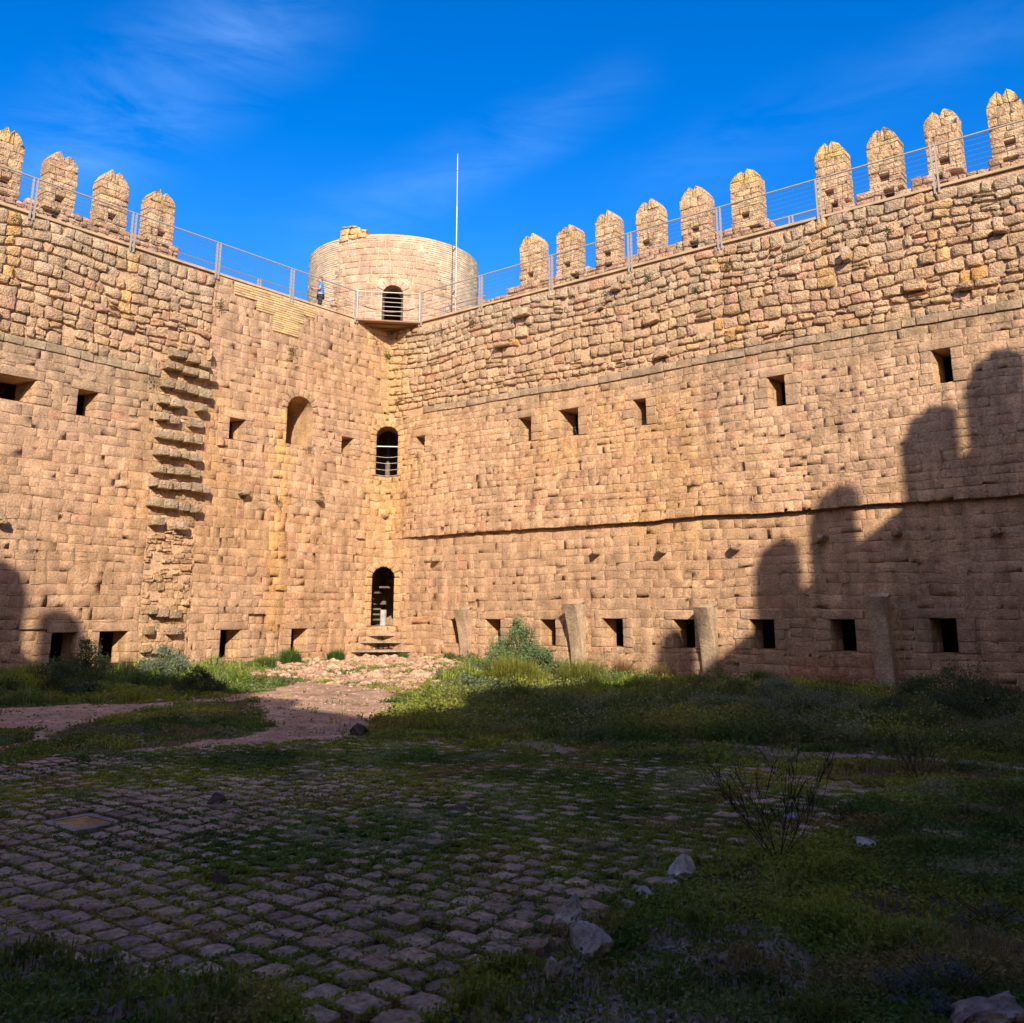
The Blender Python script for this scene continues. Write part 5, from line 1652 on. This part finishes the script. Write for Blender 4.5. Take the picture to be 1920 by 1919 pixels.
# ------------------------------------------------------------------ person with phone on the left walkway
def skin(name, verts, edges, rads, mat, parent, root=0, sub=2, loc=(0, 0, 0)):
    me = bpy.data.meshes.new(name); me.from_pydata(verts, edges, []); me.update()
    o = bpy.data.objects.new(name, me); link(o, parent); o.location = loc
    md = o.modifiers.new('skin', 'SKIN'); md.use_smooth_shade = True
    for i, r_ in enumerate(rads):
        v = me.skin_vertices[0].data[i]
        v.radius = (r_, r_) if not isinstance(r_, tuple) else r_
        v.use_root = (i == root)
    s_ = o.modifiers.new('sub', 'SUBSURF'); s_.levels = sub; s_.render_levels = sub
    me.materials.append(mat)
    return o
# local frame: x = facing direction
px_, py_ = -1.3, -2.5
PR = bpy.data.objects.new('person', None)
M_SKIN = mat_plain('skin', (.48, .27, .19), .6, 0, .05)
jt = [(0, 0, .92), (0, 0, 1.1), (-.01, 0, 1.32), (.0, 0, 1.43), (.035, 0, 1.52), (.06, 0, 1.60), (.05, 0, 1.68),
      (0, .17, 1.37), (.04, .22, 1.12), (.22, .12, 1.16), (.29, .08, 1.19),
      (0, -.17, 1.37), (.04, -.22, 1.12), (.22, -.12, 1.16), (.29, -.08, 1.19),
      (0, .09, .86), (.02, .10, .48), (-.01, .10, .08), (.13, .11, .03),
      (0, -.09, .86), (.02, -.10, .48), (-.01, -.10, .08), (.13, -.11, .03)]
eg = [(0, 1), (1, 2), (2, 3), (3, 4), (4, 5), (5, 6), (2, 7), (7, 8), (8, 9), (9, 10), (2, 11), (11, 12), (12, 13), (13, 14), (0, 15), (15, 16), (16, 17), (17, 18), (0, 19), (19, 20), (20, 21), (21, 22)]
rd = [.13, .125, .13, .055, .085, .095, .06, .055, .042, .032, .03, .055, .042, .032, .03, .085, .06, .045, .035, .085, .06, .045, .035]
for sy_ in (1, -1):
    base = 10 if sy_ == 1 else 14
    bx_, by_, bz_ = jt[base]
    for f_ in range(5):
        i0 = len(jt)
        oy = (f_ - 1.5) * .018 * sy_
        if f_ < 4:
            jt += [(bx_ + .05, by_ + oy, bz_ + .01), (bx_ + .085 - .006 * f_, by_ + oy * 1.1 - .015 * sy_, bz_ + .0)]
        else:
            jt += [(bx_ + .02, by_ - .03 * sy_, bz_ + .03), (bx_ + .045, by_ - .035 * sy_, bz_ + .035)]
        rd += [.009, .007]
        eg += [(base, i0), (i0, i0 + 1)]
body = skin('person', jt, eg, rd, M_SKIN, None)
body.location = (px_, py_, 12.5)
fz = math.radians(-128)      # faces image left, towards the courtyard side
body.rotation_euler = (0, 0, fz)
tag(body, 'person in blue top and dark trousers on the left walkway, looking at a phone', 'person')
bpy.data.objects.remove(PR)
vest = skin('shirt', [(0, 0, .84), (0, 0, 1.1), (-.01, 0, 1.33), (0, 0, 1.42), (0, .17, 1.37), (.02, .2, 1.24), (0, -.17, 1.37), (.02, -.2, 1.24)],
            [(0, 1), (1, 2), (2, 3), (2, 4), (4, 5), (2, 6), (6, 7)], [.15, .15, .155, .075, .075, .062, .075, .062], mat_plain('blue_cloth', (.01, .24, .80), .8, 0, .12, 9), body)
trs = skin('trousers', [(0, 0, 1.0), (0, .09, .84), (.02, .10, .48), (-.01, .10, .12), (0, -.09, .84), (.02, -.10, .48), (-.01, -.10, .12)],
           [(0, 1), (1, 2), (2, 3), (0, 4), (4, 5), (5, 6)], [.145, .10, .075, .06, .10, .075, .06], mat_plain('dark_trousers', (.02, .018, .03), .9, 0, .1, 9), body)
hair = skin('hair', [(.02, 0, 1.60), (.03, 0, 1.69), (-.01, 0, 1.62)], [(0, 1), (0, 2)], [.085, .072, .08], mat_plain('brown_hair', (.10, .05, .025), .8, 0, .2, 30), body)
face = skin('nose', [(.14, 0, 1.585), (.165, 0, 1.575)], [(0, 1)], [.016, .014], M_SKIN, body)
for nm, col_, pts_ in (('eye', (.03, .02, .02), [(.142, .032, 1.61), (.148, .032, 1.61)]), ('eye', (.03, .02, .02), [(.142, -.032, 1.61), (.148, -.032, 1.61)]), ('mouth', (.35, .12, .1), [(.143, -.022, 1.545), (.143, .022, 1.545)])):
    skin(nm, pts_, [(0, 1)], [.009, .009], mat_plain(nm + '_tone', col_, .5), body, sub=1)
ph = mk('mobile_phone', [(x, y, z) for z in (-.005, .005) for x, y in ((-.07, -.035), (.07, -.035), (.07, .035), (-.07, .035))], FB, None, mat_plain('black_glass', (.015, .015, .018), .2, 0, 0), smooth=False)
ph.location = (px_ + math.cos(fz) * .36, py_ + math.sin(fz) * .36, 12.5 + 1.215); ph.rotation_euler = (.0, -.5, fz)
tag(ph, 'small dark mobile phone held in front of the person in blue', 'phone')

# ------------------------------------------------------------------ camera, sun, sky
cam = bpy.data.cameras.new('camera'); co = bpy.data.objects.new('camera', cam); link(co)
co.location = (25.453, -24.486, 1.62)
co.rotation_euler = (math.radians(90 + 12.9), 0, math.radians(38.4))
cam.sensor_fit = 'HORIZONTAL'; cam.sensor_width = 36
cam.lens = 1750 / 1920 * 36
cam.shift_x = 0.0; cam.shift_y = -(960 - 750) / 1920
cam.clip_start = .05; cam.clip_end = 6000
SC.camera = co

sd = Vector((1, -1, .725)).normalized()          # towards the sun
sl = bpy.data.lights.new('sun', 'SUN'); so = bpy.data.objects.new('sun', sl); link(so)
sl.energy = 5.0; sl.angle = math.radians(.55); sl.color = (1.0, .86, .68)
so.rotation_euler = sd.to_track_quat('Z', 'Y').to_euler()
so.location = (20, -20, 40)

wd_ = bpy.data.worlds.new('World'); SC.world = wd_; wd_.use_nodes = True
nt = wd_.node_tree; N = nt.nodes; L = nt.links
bg = N['Background']
sky = N.new('ShaderNodeTexSky'); sky.sky_type = 'NISHITA'; sky.sun_disc = False
sky.sun_elevation = math.asin(sd.z); sky.sun_rotation = math.atan2(sd.x, sd.y)
sky.altitude = 300; sky.air_density = 1.0; sky.dust_density = .2; sky.ozone_density = 3.0
hs = N.new('ShaderNodeHueSaturation'); hs.inputs['Saturation'].default_value = 1.42; hs.inputs['Value'].default_value = 1.3; hs.inputs['Hue'].default_value = .514
L.new(sky.outputs[0], hs.inputs['Color'])
# thin streaks of high cloud
tc = N.new('ShaderNodeTexCoord'); mp_ = N.new('ShaderNodeMapping')
mp_.inputs['Rotation'].default_value = (math.radians(-52), 0, 0); mp_.inputs['Scale'].default_value = (2.6, 2.6, 11.0)
L.new(tc.outputs['Generated'], mp_.inputs['Vector'])
cn = N.new('ShaderNodeTexNoise'); cn.inputs['Scale'].default_value = 2.2; cn.inputs['Detail'].default_value = 8; cn.inputs['Roughness'].default_value = .62; cn.inputs['Distortion'].default_value = .5
L.new(mp_.outputs[0], cn.inputs['Vector'])
cr = N.new('ShaderNodeMapRange'); cr.inputs['From Min'].default_value = .52; cr.inputs['From Max'].default_value = .85; cr.inputs['To Max'].default_value = .13
L.new(cn.outputs['Fac'], cr.inputs['Value'])
mx = N.new('ShaderNodeMix'); mx.data_type = 'RGBA'
def streak(nrm, mid, half, width, amp):
    d1 = N.new('ShaderNodeVectorMath'); d1.operation = 'DOT_PRODUCT'; L.new(tc.outputs['Generated'], d1.inputs[0]); d1.inputs[1].default_value = nrm
    ab = N.new('ShaderNodeMath'); ab.operation = 'ABSOLUTE'; L.new(d1.outputs['Value'], ab.inputs[0])
    a1 = N.new('ShaderNodeMapRange'); a1.interpolation_type = 'SMOOTHSTEP'; a1.inputs['From Min'].default_value = 0; a1.inputs['From Max'].default_value = width
    a1.inputs['To Min'].default_value = 1; a1.inputs['To Max'].default_value = 0; L.new(ab.outputs[0], a1.inputs['Value'])
    d2 = N.new('ShaderNodeVectorMath'); d2.operation = 'DOT_PRODUCT'; L.new(tc.outputs['Generated'], d2.inputs[0]); d2.inputs[1].default_value = mid
    a2 = N.new('ShaderNodeMapRange'); a2.interpolation_type = 'SMOOTHSTEP'; a2.inputs['From Min'].default_value = half - .02; a2.inputs['From Max'].default_value = half + .006
    L.new(d2.outputs['Value'], a2.inputs['Value'])
    m_ = N.new('ShaderNodeMath'); m_.operation = 'MULTIPLY'; L.new(a1.outputs[0], m_.inputs[0]); L.new(a2.outputs[0], m_.inputs[1])
    m2 = N.new('ShaderNodeMath'); m2.operation = 'MULTIPLY'; L.new(m_.outputs[0], m2.inputs[0]); m2.inputs[1].default_value = amp
    return m2.outputs[0]
fac = None
for a_ in (((-.0459, -.7907, .6105), (-.755, .4276, .4971), .992, .095, .8), ((-.0348, -.5893, .8071), (-.593, .6623, .458), .991, .05, .38),
           ((-.1159, -.6104, .7836), (-.6321, .6539, .4159), .998, .04, .3), ((-.0997, -.5227, .8466), (-.2693, .8333, .4828), .986, .06, .25)):
    o_ = streak(*a_)
    if fac is None:
        fac = o_
    else:
        ad_ = N.new('ShaderNodeMath'); ad_.operation = 'ADD'; L.new(fac, ad_.inputs[0]); L.new(o_, ad_.inputs[1]); fac = ad_.outputs[0]
cf = N.new('ShaderNodeMapRange'); cf.inputs['From Min'].default_value = .36; cf.inputs['From Max'].default_value = .72; cf.inputs['To Max'].default_value = .15
L.new(cn.outputs['Fac'], cf.inputs['Value'])
fm = N.new('ShaderNodeMath'); fm.operation = 'MULTIPLY'; L.new(fac, fm.inputs[0]); L.new(cf.outputs[0], fm.inputs[1])
L.new(fm.outputs[0], mx.inputs[0]); L.new(hs.outputs[0], mx.inputs[6]); mx.inputs[7].default_value = (5.0, 8.0, 12.0, 1)
dt = N.new('ShaderNodeVectorMath'); dt.operation = 'DOT_PRODUCT'  # unseen pale cloud bank behind the camera, added to fill the shade
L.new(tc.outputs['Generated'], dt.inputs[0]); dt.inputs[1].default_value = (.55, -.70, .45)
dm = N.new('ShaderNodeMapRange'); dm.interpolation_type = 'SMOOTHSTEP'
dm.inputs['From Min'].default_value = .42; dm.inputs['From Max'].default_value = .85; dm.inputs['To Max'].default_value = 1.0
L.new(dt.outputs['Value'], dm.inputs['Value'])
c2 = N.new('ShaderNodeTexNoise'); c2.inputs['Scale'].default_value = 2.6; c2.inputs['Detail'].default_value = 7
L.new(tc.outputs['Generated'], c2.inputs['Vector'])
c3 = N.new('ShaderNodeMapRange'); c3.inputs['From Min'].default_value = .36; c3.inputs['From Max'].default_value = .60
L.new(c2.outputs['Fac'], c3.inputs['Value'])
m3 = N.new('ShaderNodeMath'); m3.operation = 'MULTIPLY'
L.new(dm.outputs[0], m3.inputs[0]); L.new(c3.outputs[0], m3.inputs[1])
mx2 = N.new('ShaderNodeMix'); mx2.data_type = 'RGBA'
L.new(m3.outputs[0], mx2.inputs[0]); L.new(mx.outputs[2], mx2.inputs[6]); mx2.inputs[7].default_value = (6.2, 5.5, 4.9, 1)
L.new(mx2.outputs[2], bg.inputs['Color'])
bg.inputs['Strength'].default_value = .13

SC.view_settings.view_transform = 'Standard'; SC.view_settings.look = 'None'
SC.view_settings.gamma = 1; SC.view_settings.exposure = 0.5
SC.render.engine = 'CYCLES'
SC.render.resolution_x = 1024; SC.render.resolution_y = 1023
